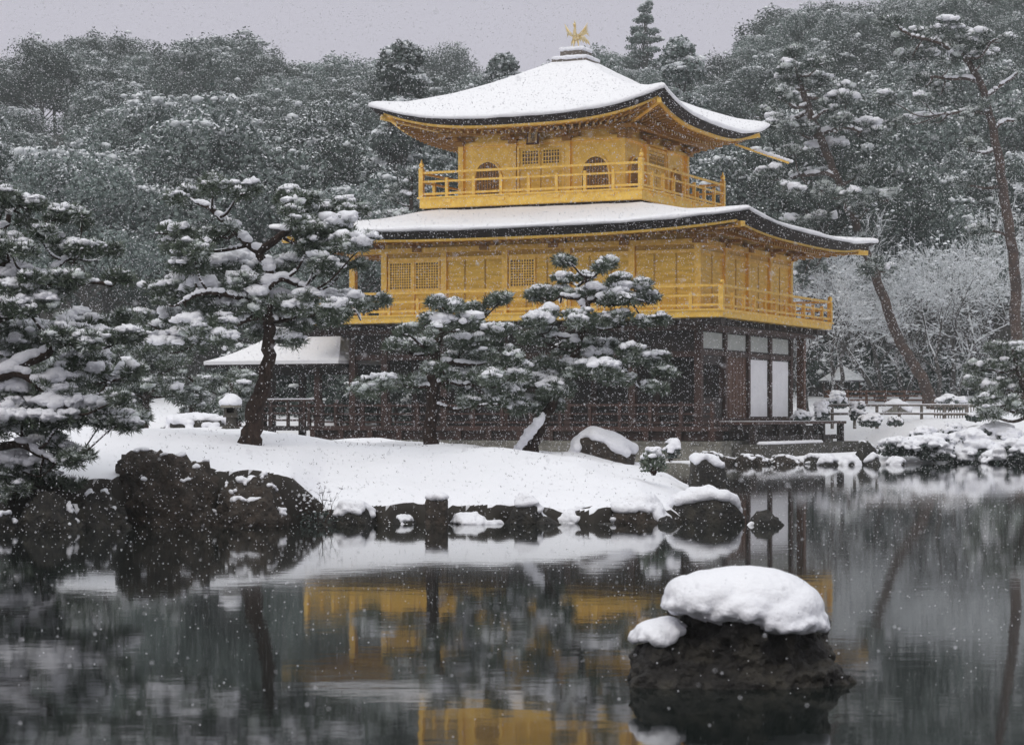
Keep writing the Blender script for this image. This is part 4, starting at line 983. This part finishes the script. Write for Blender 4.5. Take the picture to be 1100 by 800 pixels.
pine('tall_pine', 'tallest red trunked pine at the far right, its flat snowy top swept to the left', 86.0,
     [(1098, 445, 7), (1094, 380, 6.4), (1091, 320, 6), (1083, 240, 5.5), (1073, 175, 5), (1063, 122, 4.2), (1052, 88, 4), (1036, 62, 3), (1020, 48, 2)],
     [[(1063, 122, 3), (1045, 120, 2), (1015, 122, 1.5)], [(1052, 88, 3), (1030, 84, 2), (1000, 84, 1.5)], [(1036, 62, 2.6), (1000, 44, 2), (960, 28, 1.2)], [(1066, 140, 2), (1080, 130, 1.6), (1096, 130, 1.2)], [(1058, 105, 2), (1075, 92, 1.6), (1092, 80, 1.2)], [(1070, 160, 2), (1055, 165, 1.3), (1040, 160, 1)], [(1085, 255, 2), (1068, 248, 1.2), (1052, 250, 1)]],
     [(958, 26, 20, 4), (985, 32, 22, 6), (1004, 37, 24, 7), (1028, 44, 26, 8), (1056, 48, 24, 8), (1064, 57, 20, 7), (1040, 58, 20, 6), (1016, 70, 16, 7), (996, 84, 18, 8), (1018, 90, 18, 7), (963, 107, 20, 7), (988, 114, 18, 7), (970, 129, 15, 7), (1010, 121, 20, 8), (1044, 121, 18, 7), (1094, 76, 14, 6), (1096, 130, 14, 6), (1054, 192, 14, 5), (1036, 160, 14, 5), (1050, 250, 12, 4), (985, 55, 26, 8)],
     112, tuft=.32, snow=1.3, frost=.5, bark='bark_red', needle='needle_far', dspread=2.0, dens=1.1, nn=18, foot=1.2, pad_snow={3: 4, 4: 4, 2: 3, 10: 3, 12: 3, 13: 2.6, 5: 2.5})
pine('shore_pine', 'low bushy pine with heavy snow at the right picture edge above the azaleas', 68.0,
     [(1112, 462, 6), (1106, 430, 5), (1096, 400, 4), (1088, 375, 2.5)], [],
     [(1086, 372, 18, 7), (1068, 392, 20, 8), (1094, 392, 20, 9), (1058, 414, 20, 8), (1084, 414, 24, 9), (1068, 432, 22, 9), (1096, 436, 20, 8), (1062, 444, 18, 6), (1105, 410, 20, 9), (1110, 380, 18, 8)],
     113, tuft=.26, snow=1.1, frost=.5, dspread=.8, dens=1.2, nn=22, foot=.6)
# a band of pines along the left garden behind the island, and one behind the annex
def tier_pads(x, yt, yb, w, seed):
    r_ = random.Random(seed); out = []; y = yt; n = max(4, int((yb-yt)/11))
    for i in range(n):
        t = i/(n-1); ww = w*(.30+.75*math.sin(math.pi*min(1, .18+.75*t)))
        for q in range(3 if t > .15 else 1):
            out.append((x + r_.uniform(-1, 1)*ww*.8, yt+(yb-yt)*t+r_.uniform(-4, 4), ww*r_.uniform(.35, .6), r_.uniform(7, 11)))
    return out
for i, (x, yt, yb, w, Y, lab) in enumerate([
        (70, 345, 448, 42, 52, 'shrubby snow dusted pine directly behind the water side pine'), (112, 352, 450, 40, 50, 'dense snow dusted pine left of the forked trunk gap behind the island'),
        (155, 350, 446, 42, 55, 'dark tiered pine behind the island between the dense pine and the lantern'), (205, 396, 440, 36, 57, 'small tiered pine behind the snowy heap and lantern'),
        (312, 400, 444, 44, 87, 'low wide pine with soft snow in front of the annex railing'), (20, 372, 450, 36, 50, 'snowy pine low behind the water side pine at the far left'),
        (250, 404, 442, 30, 60, 'little pine seen behind the trunk of the large island pine'),
        (345, 372, 446, 46, 90, 'dark pine seen between the annex posts'), (395, 380, 448, 40, 88, 'dark pine seen through the open left end of the pavilion'), (290, 360, 446, 40, 92, 'pine top showing left of the annex roof')]):
    pine('background_pine', lab, Y, [(x, yb+18, 4), (x+3, (yt+yb)/2, 3), (x-2, yt+8, 1.5)], [], tier_pads(x, yt, yb, w, 300+i), 120+i, tuft=.20, snow=.55, frost=.55, dspread=1.0, dens=1.0, nn=20, foot=.5 if Y < 58 else .1, limb_snow=False, group='pines behind the island')
pine('background_pine', 'snowy pine top rising behind the left end of the lower roof', 95.0, [(440, 330, 4), (440, 250, 3), (442, 190, 1.5)], [],
     [(442, 186, 14, 6), (436, 200, 18, 7), (448, 206, 16, 7), (430, 215, 16, 7), (446, 222, 18, 7), (425, 232, 22, 7), (440, 240, 24, 8)], 131, tuft=.34, snow=1.5, frost=.6, needle='needle_far', dspread=1.0, nn=16, foot=1.6)

# ---------------- hillside wood: a few kinds of tree, each copied as its own object
def branchy(m, p, d, L, r, depth, rng, out, spread=.5, lift=.12, tips=None):
    n = 3; pts = [p]; rad = [r]; q = np.array(p); dd = np.array(d)
    for i in range(n):
        dd = dd + rng.normal(0, .16, 3) + [0, 0, lift*.35]; dd /= np.linalg.norm(dd); q = q + dd*L/n; pts.append(q.copy()); rad.append(r*(1-.42*(i+1)/n))
    m.tube(pts, rad, 5 if r > .03 else 3, caps=False); out.append((np.array(pts), np.array(rad)))
    if depth == 0:
        if tips is not None: tips.append(q)
        return
    k = 3 if depth > 1 else 4
    for i in range(k):
        t = rng.uniform(.45, 1) if i else 1.0
        j = min(n, int(round(t*n))); nd = dd + rng.normal(0, spread, 3) + [0, 0, lift]; nd /= np.linalg.norm(nd)
        branchy(m, pts[j], nd, L*rng.uniform(.58, .82), rad[j]*.60, depth-1, rng, out, spread, lift, tips)
def evergreen(seed, h, r, dens=1.0, kind='round', dark=False, snowy=1.0):
    """returns a root with trunk, crown (> snow_clumps), standing at the origin"""
    rng = np.random.default_rng(seed)
    o = empty('forest_tree', (0, 0, 0))
    m = MB(); top = h*.8
    m.tube([(0, 0, -.6), (rng.normal(0, .1), rng.normal(0, .1), h*.35), (rng.normal(0, .2), rng.normal(0, .2), top)], [.26, .19, .06], 7)
    if kind == 'open':
        cl, rl = [], []
        for i in range(11):
            z = h*(.28+.70*i/10); R_ = r*(1.05-i/10.5)
            for q in range(5):
                a = rng.uniform(0, 6.28)
                for u in (.55, 1.0): cl.append((R_*u*math.cos(a), R_*u*math.sin(a), z+rng.normal(0, .12)+.1*u)); rl.append((.34+.10*R_, .34+.10*R_, .22))
        cs, lr = np.array(cl), np.array(rl); L = len(cs)
    elif kind == 'cone':
        L = 46; z = h*(.22+.78*rng.uniform(0, 1, L)**.85); rad = r*(1.02-(z/h))*1.15+.25; an = rng.uniform(0, 6.28, L)
        rr = rad*rng.uniform(.35, 1, L); cs = np.stack([rr*np.cos(an), rr*np.sin(an), z-rr*.15], 1); lr = np.stack([.35+.40*rad, .35+.40*rad, .30+.12*rad], 1)
    else:
        L = 30; d = rand_unit(L, rng); d[:, 2] = np.abs(d[:, 2])*1.15-.35
        cz = h*.62; cs = d*[r, r, h*.36]*rng.uniform(.70, 1.02, (L, 1))+[0, 0, cz]
        cs = np.concatenate([cs, rng.normal(0, .35, (6, 3))*[r, r, h*.3]+[0, 0, cz]]); L = len(cs)
        lr = np.stack([rng.uniform(.24, .44, L)*r, rng.uniform(.24, .44, L)*r, rng.uniform(.18, .31, L)*r], 1)
    for c in cs[::2]:
        z0 = min(top, max(h*.2, c[2]-h*.16)); m.tube([(0, 0, z0), (c[0]*.5, c[1]*.5, (z0+c[2])/2+.1), tuple(c)], [.07, .05, .02], 4, caps=False)
    m.build('trunk', M['bark_grey'], o)
    n = int(520*dens)
    k = np.repeat(np.arange(L), n); d = rand_unit(len(k), rng); rad = rng.uniform(.62, 1.05, (len(k), 1))
    wob_ = 1+.25*np.sin(d[:, :1]*5+k[:, None])+.2*np.sin(d[:, 1:2]*6+k[:, None]*2)
    p = cs[k]+d*rad*lr[k]*wob_
    V, Fq = leaf_mesh(p, rng, .205); c = new_mesh('crown', V, Fq, M['leaf_dark' if dark else 'leaf'], o)
    # snow held by the upper leaves and in clumps
    n2 = int(330*dens*snowy); k = np.repeat(np.arange(L), n2); d = rand_unit(len(k), rng); d[:, 2] = np.abs(d[:, 2])*.9+.1
    zr_ = ((cs[:, 2]-cs[:, 2].min())/np.ptp(cs[:, 2]))[k]
    keep = (rng.random(len(k)) < np.clip((.25+.9*rng.random(L)[k])*(.12+1.15*zr_), 0, 1)) & (np.sin(d[:, 0]*6+k*1.7)+np.sin(d[:, 1]*7+k*2.3) > -.6)
    p = (cs[k]+d*lr[k]*1.06+[0, 0, .05])[keep]; V, Fq = leaf_mesh(p, rng, .135, .3)
    nb = int(26*snowy); kk = rng.choice(L, nb, p=(lambda w: w/w.sum())((cs[:, 2]-cs[:, 2].min())**1.2+.3)); d = rng.normal(0, .32, (nb, 3)); d[:, 2] = .9
    bp = cs[kk]+d*lr[kk]; dr = rng.uniform(0, 3.14, nb); m6 = rng.integers(3, 8, nb)      # snow lying along boughs
    P_, R_2 = [], []
    for q, a_, mm_ in zip(bp, dr, m6):
        t_ = np.arange(mm_)-mm_/2; P_.append(q+np.stack([np.cos(a_)*t_*.17, np.sin(a_)*t_*.17, -.02*t_**2], 1)+rng.normal(0, .04, (mm_, 3)))
        z_ = np.clip(rng.gamma(3, .035, mm_), .05, .19); R_2.append(np.stack([z_*1.3, z_*1.2, z_*.75], 1))
    V2, F2 = blobs(np.concatenate(P_), np.concatenate(R_2), rng, 1, .4, 3)
    q = join((V, F_tri(Fq)), (V2, F2))
    new_mesh('snow_clumps', q[0], q[1], M['frost'], c)
    return o
def bare_tree(seed, h, snowy=1.0):
    rng = np.random.default_rng(seed); o = empty('bare_tree', (0, 0, 0)); m = MB(); out = []; tips = []
    m0 = MB()
    for s_ in range(rng.integers(2, 4)):
        branchy(m, (rng.normal(0, .12), rng.normal(0, .12), -.3), np.array([rng.normal(0, .28), rng.normal(0, .28), 1]), h*.33, .13, 6, rng, out, .50, .10, tips)
    t = m.build('trunk', M['bark_grey'], o)
    sv = []; pos = []; rad = []
    mm = MB()
    for pts, rr in out:                                     # a ribbon of snow along the top of every branch
        r = rr.mean()
        if rng.random() < .5*snowy:
            off = max(.012, r*.7); mm.tube(pts+[0, 0, off+.01], np.maximum(.007, rr*.75)*rng.uniform(.7, 1.3), 4, caps=False)
    for q in tips:
        if rng.random() < .16*snowy: pos.append(q+rng.normal(0, .05, 3)); a = rng.uniform(.02, .07); rad.append((a*1.5, a*1.3, a*.7))
    V2, F2 = blobs(pos, rad, rng, 1, .3)
    mm.add(V2, F2.tolist())
    mm.build('branch_snow', M['frost'], t)
    return o
KINDS = [evergreen(201, 11, 4.0), evergreen(202, 10.5, 3.5, dens=1.0, snowy=1.25), evergreen(203, 12, 3.8, dark=True, snowy=.8), evergreen(204, 9.5, 4.3, snowy=1.1),
         evergreen(205, 13, 2.6, kind='cone', snowy=1.3), evergreen(206, 12, 3.0, kind='cone', dark=True, snowy=.7), evergreen(207, 13, 3.0, dens=.35, kind='open', snowy=.7)]
LAB = ['round crowned snow speckled evergreen in the hillside wood, mid green', 'round crowned evergreen in the hillside wood with much snow on its leaves', 'dark round crowned evergreen in the hillside wood with little snow', 'low broad evergreen in the hillside wood, speckled with snow',
       'pointed conifer in the hillside wood, well snowed', 'dark pointed conifer in the hillside wood']
BARE = [bare_tree(221, 8.5), bare_tree(222, 7.5), bare_tree(223, 9.0)]
used = {}
def place(proto, p, rz, sc, label, group, name=None, sz=None):
    key = proto.name
    c = copy_tree(proto) if key in used else proto
    used[key] = 1
    c.location = [float(q) for q in p]; c.rotation_euler = (0, 0, rz); c.scale = (sc, sc, sc*(sz or 1))
    tag(c, label, 'tree', group)
    return c
rt = random.Random(77)
pending = []
for Y, st, sc0 in [(100, 5.6, 1.0), (107, 5.6, 1.0), (115, 5.8, 1.02), (124, 5.8, 1.0), (134, 6, 1.0), (145, 6, 1.0), (157, 6.2, 1.0), (170, 6.4, .98), (184, 6.4, .98), (198, 6.6, .95), (212, 6.4, .93), (225, 5.6, .90)]:
    x = -.245*Y-3+rt.uniform(0, 3)
    while x < .245*Y+4:
        yy = Y+rt.uniform(-4, 4); xx = x+rt.uniform(-1.2, 1.2)
        px = 550+xx*F/yy
        kd = rt.choices(range(6), [4, 4, 3, 3, 2.0, 2.0])[0]
        if Y > 140 and kd > 3: kd = rt.randrange(4)
        sc = sc0*(rt.uniform(.78, 1.30) if Y < 150 else rt.uniform(.76, 1.0))
        if not (Y < 106 and px > 830): pending.append((kd, xx, yy, sc))
        x += st*rt.uniform(.85, 1.15)
for kd, xx, yy, sc in pending:
    place(KINDS[kd], (xx, yy, float(ground_h(xx, yy))-.2), rt.uniform(0, 6.28), sc, LAB[kd], 'evergreen trees of the hillside wood')
# trees that stand out on the skyline
KINDS[6].location = ((436-550)/F*108, 108, float(ground_h((436-550)/F*108, 108))); tag(KINDS[6], 'open tiered conifer just behind the left end of the lower roof', 'tree')
def skyline(kind, px, pytop, Y, h, label, w=1.0):
    x = (px-550)/F*Y; ztop = CH-(pytop-HY)/F*Y; hh = {0: 11, 1: 10.5, 2: 12, 3: 9.5, 4: 13, 5: 12, 6: 13}[kind]
    c = copy_tree(KINDS[kind]); g = ztop-h; c.location = (x, Y, g); k = h/(hh*1.0); c.scale = (k*w, k*w, k); c.rotation_euler = (0, 0, px); tag(c, label, 'tree')
    return c
skyline(6, 693, 6, 215, 15, 'tall open conifer rising above the skyline just right of the roof bird', .95)
skyline(2, 140, 34, 222, 13, 'high domed evergreen on the left skyline, left one of the pair', 1.15)
skyline(0, 238, 30, 222, 13, 'broad flat topped evergreen on the left skyline, right one of the pair', 1.35)
skyline(3, 478, 46, 222, 11, 'rounded tree on the skyline left of the pavilion top', .8)
skyline(1, 60, 42, 222, 11, 'pale small pointed tree on the skyline near the left edge', .8)
skyline(0, 850, 4, 222, 12, 'broad evergreen crest on the skyline right of the tall conifer', 1.3)
skyline(0, 338, 58, 220, 12, 'rounded evergreen filling the low dip of the skyline at left, nearer the flat topped tree', 1.2)
skyline(3, 392, 60, 220, 11, 'low evergreen in the dip of the skyline just left of the upper roof tip', 1.1)
skyline(1, 655, 46, 218, 11, 'snow patched evergreen directly behind the roof bird', 1.1)
skyline(2, 1040, -14, 215, 13, 'large dark evergreen on the skyline at upper right', 1.3)
# snow lined bare trees right of the pavilion
for i, (px, Y, sc, lab) in enumerate([(868, 84, .75, 'thin bare tree lined with snow close to the pavilion corner'), (905, 94, 1.0, 'bare snow lined tree behind the small garden hut'), (945, 97, 1.05, 'bare snow lined tree between the hut and the leaning pine'),
        (972, 99, 1.1, 'dense bare snow lined tree right behind the leaning pine'), (1000, 93, 1.0, 'bare snow lined tree at the foot of the leaning pine'), (1028, 96, 1.15, 'wide bare snow lined tree between the two red trunks'),
        (1060, 98, 1.1, 'bare snow lined tree left of the tall red trunk'), (1088, 94, 1.0, 'bare snow lined tree behind the tall red trunk'), (1112, 99, 1.1, 'bare snow lined tree at the right picture edge'),
        (1045, 107, 1.3, 'tall bare snow lined tree deep behind the picket fence'), (885, 104, 1.2, 'bare snow lined tree deep behind the pavilion corner')]):
    x = (px-550)/F*Y
    place(BARE[i % 3], (x, Y, float(ground_h(x, Y))-.1), i*1.3, sc, lab, 'bare snow lined trees by the garden')

# ---------------- shrubs
def shrub(name, label, c, size, seed, snow=.6, leaf=.10, dens=1.0, group=None, mt='leaf_dark', cat='shrub', nclump=12):
    rng = np.random.default_rng(seed); o = empty(name, c, 0, label, cat, group)
    d = rand_unit(nclump, rng); d[:, 2] = np.abs(d[:, 2]); size = np.array(size)
    cs = d*size*rng.uniform(.45, .75, (nclump, 1)); lr = size[None]*rng.uniform(.35, .55, (nclump, 1))
    m = MB()
    for q in cs: m.tube([(0, 0, -.1), tuple(q*.5+[0, 0, -.02]), tuple(q)], [.03, .022, .01], 5, caps=False)
    m.build('stem', M['bark'], o)
    n = int(150*dens*max(1, size[0]/.5)); k = np.repeat(np.arange(nclump), n); dd = rand_unit(len(k), rng)
    p = cs[k]+dd*lr[k]*rng.uniform(.6, 1.05, (len(k), 1)); p[:, 2] = np.maximum(p[:, 2], -.05)
    V, Fq = leaf_mesh(p, rng, leaf); new_mesh('foliage', V, Fq, M[mt], o)
    bs, br_ = [], []
    for q, l in zip(cs, lr):
        kk = int(rng.poisson(14*snow))
        e2 = rng.normal(0, .42, (kk, 3)); e2[:, 2] = np.sqrt(np.clip(1-e2[:, 0]**2-e2[:, 1]**2, 0.05, 1))
        bs.append(q+e2*l*1.02); a = rng.uniform(.14, .36, kk)*l.mean(); br_.append(np.stack([a*1.4, a*1.3, a*.8], 1))
    V, Fq = blobs(np.concatenate(bs), np.concatenate(br_), rng, 2, .3); remeshed('snow_clumps', V, Fq, M['snow'], max(.018, float(size[0])*.035), 2, o, amp=.012)
    return o
def shrub_px(name, label, px, py, w, h, Y, seed, **k):
    s = Y/F; c = W(px, py+h/2, Y); return shrub(name, label, c, (w*s/2, w*s/2*.9, h*s), seed, **k)
AZ = 'snowy azaleas along the far bank'
for i, (px, py, w, h, Y, sn, lab) in enumerate([
        (968, 475, 46, 20, 63.5, .7, 'low snowy azalea on the bank right of the dark upright stone'), (1003, 478, 56, 24, 63.5, .6, 'dark leaved azalea with a white top, middle of the far bank'), (1040, 478, 66, 34, 64, 1.5, 'largest azalea mound on the far bank, almost buried in snow'),
        (1085, 484, 60, 30, 63, .8, 'dark azalea at the right end of the far bank'), (990, 462, 40, 20, 67, .5, 'greenish azalea behind the bank mounds'), (1075, 462, 50, 24, 68, .9, 'snow heaped azalea under the right edge pine'),
        (1022, 462, 40, 18, 68, 1.2, 'white azalea behind the largest mound'), (1120, 470, 60, 36, 65, 1.0, 'azalea cut by the right picture edge')]):
    shrub_px('azalea', lab, px, py+3, w, h*.85, Y, 400+i, snow=sn*2.4+.6, group=AZ, leaf=.13, dens=.7)
for i, (px, py, w, h, Y, sn, lab) in enumerate([
        (860, 446, 28, 16, 74, 1.0, 'snowy berry bush at the back corner of the pavilion'), (882, 440, 22, 26, 76, .7, 'taller snowy bush beside the pavilion back corner'), (936, 449, 28, 14, 72, 1.1, 'small round bush with snow in front of the fence'), (962, 450, 18, 9, 72, .8, 'tiny bush with snow right of the round bush before the fence'),
        (922, 440, 24, 20, 77, .5, 'little shrub at the left end of the fence'), (1020, 430, 34, 18, 85, 1.0, 'snowy clipped shrub behind the fence'), (1048, 445, 22, 10, 74, .9, 'low shrub before the right part of the fence'), (900, 428, 26, 18, 84, .9, 'snowy clipped shrub under the garden hut')]):
    shrub_px('garden_bush', lab, px, py+1, w*.9, h*.8, Y, 430+i, snow=sn*1.8, leaf=.10, dens=.6)
shrub_px('garden_bush', 'small evergreen seedling with snow behind the island tip', 702, 492, 30, 20, 31.5, 450, snow=.5, leaf=.045, mt='needle', dens=.7)
shrub_px('garden_bush', 'leafless snowy shrub heap between the humped stone and the scalloped stone', 720, 480, 26, 16, 34, 451, snow=.9, leaf=.04, dens=.3)
def hedge(px0, px1, Y, n, seed, label, zlo=.2):
    rng = np.random.default_rng(seed); x0, x1 = (px0-550)*Y/F, (px1-550)*Y/F
    o = empty('hedge', ((x0+x1)/2, Y, float(ground_h((x0+x1)/2, Y))), 0, label, 'hedge')
    cs = np.stack([rng.uniform(x0, x1, n)-(x0+x1)/2, rng.normal(0, .5, n), rng.uniform(zlo, 1.9, n)], 1)
    k = np.repeat(np.arange(n), 330); p = cs[k]+rand_unit(len(k), rng)*rng.uniform(.5, 1, (len(k), 1))*[.9, .7, .6]
    V, Fq = leaf_mesh(p, rng, .20); new_mesh('foliage', V, Fq, M['leaf_dark'], o)
    m = MB(); [m.tube([(q[0], q[1], -.2), (q[0], q[1], q[2])], [.05, .02], 4) for q in cs[::2]]; m.build('stem', M['bark'], o)
    b = cs[rng.integers(0, n, 110)]+rng.normal(0, .3, (110, 3))+[0, -.3, .45]; a = rng.uniform(.05, .16, 110); V, Fq = blobs(b, np.stack([a*1.5, a*1.2, a*.7], 1), rng, 1, .3); new_mesh('snow_clumps', V, Fq, M['frost'], o)
hedge(872, 1260, 104.0, 88, 33, 'long dark evergreen hedge behind the garden hut and bare trees')
hedge(235, 450, 84.6, 80, 34, 'dark evergreen hedge seen through the railings left of the pavilion', -1.5)
# bare twigs at the island front
def twig_bush():
    rng = np.random.default_rng(9); c = W(343, 556, 27.75); o = empty('twig_bush', c, 0, 'bare dark twig bush at the island edge with specks of snow', 'shrub'); m = MB(); out = []; tips = []
    for i in range(9): branchy(m, (rng.normal(0, .05), rng.normal(0, .05), -.05), np.array([rng.normal(0, .6), rng.normal(0, .5), .8]), .22, .010, 2, rng, out, .5, .1, tips)
    m.build('twigs', M['bark'], o)
    V, Fq = blobs(tips[::2], [(.018, .018, .012)]*len(tips[::2]), rng, 1, .3); new_mesh('snow_specks', V, Fq, M['snow'], o)
    V, Fq = leaf_mesh(rng.normal(0, 1, (260, 3))*[.13, .12, .05]+[0, 0, .0], rng, .04); new_mesh('foliage', V, Fq, M['leaf_dark'], o)
twig_bush()

# ---------------- fences, hut, far stone
def fence(name, label, pts, Y0, posts, rails, zlo, mtl='wood_grey'):
    """pts: pixel x range, Y: distance; real heights above the ground"""
    x0, x1 = [(p-550)/F*Y0 for p in pts]; g = float(ground_h((x0+x1)/2, Y0)); o = empty(name, (x0, Y0, g), 0, label, 'fence')
    L = x1-x0
    for i in range(posts):
        x = L*i/(posts-1); m = MB(); m.tube([(x, 0, -.3), (x, 0, zlo+.02)], [.06, .055], 8); m.build('post', M[mtl], o, smooth=False)
    for z in rails:
        m = MB(); m.tube([(-.15, -.075, z), (L/2, -.075, z+.01), (L+.15, -.075, z)], [.038, .036, .038], 7); r = m.build('rail', M[mtl], o, smooth=True)
        if mtl != 'wood_grey': continue
        m = MB(); m.tube([(-.1, -.075, z+.035), (L/2, -.075, z+.045), (L+.1, -.075, z+.035)], [.022]*3, 6); m.build('rail_snow', M['snow'], r, smooth=True)
    return o
fence('bamboo_fence', 'two rail bamboo fence across the snowy garden right of the pavilion', (894, 1062), 79.5, 8, (.22, .52), .56)
fence('bamboo_fence', 'far brown rail fence below the small garden hut', (890, 992), 93, 6, (.25, .42, .6), .66, 'wood_brown')
def pickets():
    Y = 80.5; x0, x1 = [(p-550)/F*Y for p in (1004, 1046)]; g = float(ground_h(x0, Y)); o = empty('picket_fence', (x0, Y, g), 0, 'short picket fence panel of thin bamboo behind the rail fence', 'fence'); L = x1-x0
    m = MB(); [m.tube([(L*i/14, 0, -.1), (L*i/14, 0, .52)], [.022, .020], 6) for i in range(15)]; m.build('pickets', M['wood_grey'], o)
    part('rail', M['wood_grey'], lambda m: (m.box(-.03, L+.03, -.045, -.023, .40, .45), m.box(-.03, L+.03, -.045, -.023, .10, .15)), o)
pickets()
def hut():
    Y = 101; c = W(905, 412, Y); g = float(ground_h(c[0], Y)); o = empty('garden_hut', (c[0], Y, g), .3, 'small garden hut with a snowy pyramid roof among the bare trees', 'hut')
    ze = CH-(410-HY)*Y/F-g; za = CH-(394-HY)*Y/F-g
    m = MB(); a = .85; m.add([(-a, -a, ze), (a, -a, ze), (a, a, ze), (-a, a, ze), (0, 0, za)], [(0, 1, 4), (1, 2, 4), (2, 3, 4), (3, 0, 4), (3, 2, 1, 0)]); r = m.build('roof', M['hut_roof'], o)
    m = MB(); b = a*.97; m.add([(-b, -b, ze+.06), (b, -b, ze+.06), (b, b, ze+.06), (-b, b, ze+.06), (0, 0, za+.08)], [(0, 1, 4), (1, 2, 4), (2, 3, 4), (3, 0, 4), (3, 2, 1, 0)]); m.build('snow_cover', M['frost'], r)
    for sx_ in (-.6, .6):
        for sy_ in (-.6, .6): part('post', M['wood'], lambda m: m.box(sx_-.05, sx_+.05, sy_-.05, sy_+.05, -.2, ze), o)
    part('wall', M['wood_dark'], lambda m: m.box(-.6, .6, .5, .55, 0, ze), o)
hut()
rock_px('garden_boulder', 'squarish grey boulder with a snow crust behind the fence', 946, 982, 431, 84, 60, .16, .8, bottom=1.2, box=.72, mt='stone')

# fallen needles and grass tips showing through the island snow
def litter():
    rng = np.random.default_rng(41); n = 240; x = rng.uniform(-6, 2.2, n); y = rng.uniform(28.3, 35, n)
    c = np.array([(-3.6, 31), (-1.1, 34), (.3, 34.5), (-4.5, 29), (-2, 29.2)])[rng.integers(0, 5, n)]; t = rng.random(n) < .6
    x = np.where(t, c[:, 0]+rng.normal(0, .8, n), x); y = np.where(t, c[:, 1]+rng.normal(0, .9, n), y)
    z = island_h(x, y); k = z > .15; cs = np.stack([x, y, z+.004], 1)[k]
    V, Fq = needle_mesh(cs, rng, .05, .003, 3, .5); tag(new_mesh('needle_litter', V, Fq, M['bark']), 'fallen pine needles and grass tips on the island snow', 'litter', kind='stuff')
litter()
# ---------------- falling snow
def flakes():
    rng = np.random.default_rng(12); n = 240000
    y = (rng.uniform(9.5**1.9, 63**1.9, n))**(1/1.9); x = rng.uniform(-.33, .33, n)*y; z = CH+rng.uniform(-.19, .25, n)*y
    y[:700] = rng.uniform(3.5, 9.5, 700); x[:700] = rng.uniform(-.33, .33, 700)*y[:700]; z[:700] = CH+rng.uniform(-.19, .25, 700)*y[:700]
    k = z > .03; x, y, z = x[k], y[k], z[k]; n = len(x)
    v = np.array([[1, 0, 0], [-1, 0, 0], [0, 1, 0], [0, -1, 0], [0, 0, 1], [0, 0, -1]], float)
    f = np.array([[0, 2, 4], [2, 1, 4], [1, 3, 4], [3, 0, 4], [2, 0, 5], [1, 2, 5], [3, 1, 5], [0, 3, 5]])
    r = rng.uniform(.0022, .0060, n)*np.clip(.5+y/42, .6, 1.7)
    P = np.stack([x, y, z], 1)[:, None, :]+v[None]*r[:, None, None]*rng.uniform(.7, 1.3, (n, 6, 1))
    Fq = (f[None]+(np.arange(n)*6)[:, None, None]).reshape(-1, 3)
    tag(new_mesh('falling_snow', P.reshape(-1, 3), Fq, M['flake']), 'fine snowflakes falling through the air over the pond', 'snow', kind='stuff')
flakes()
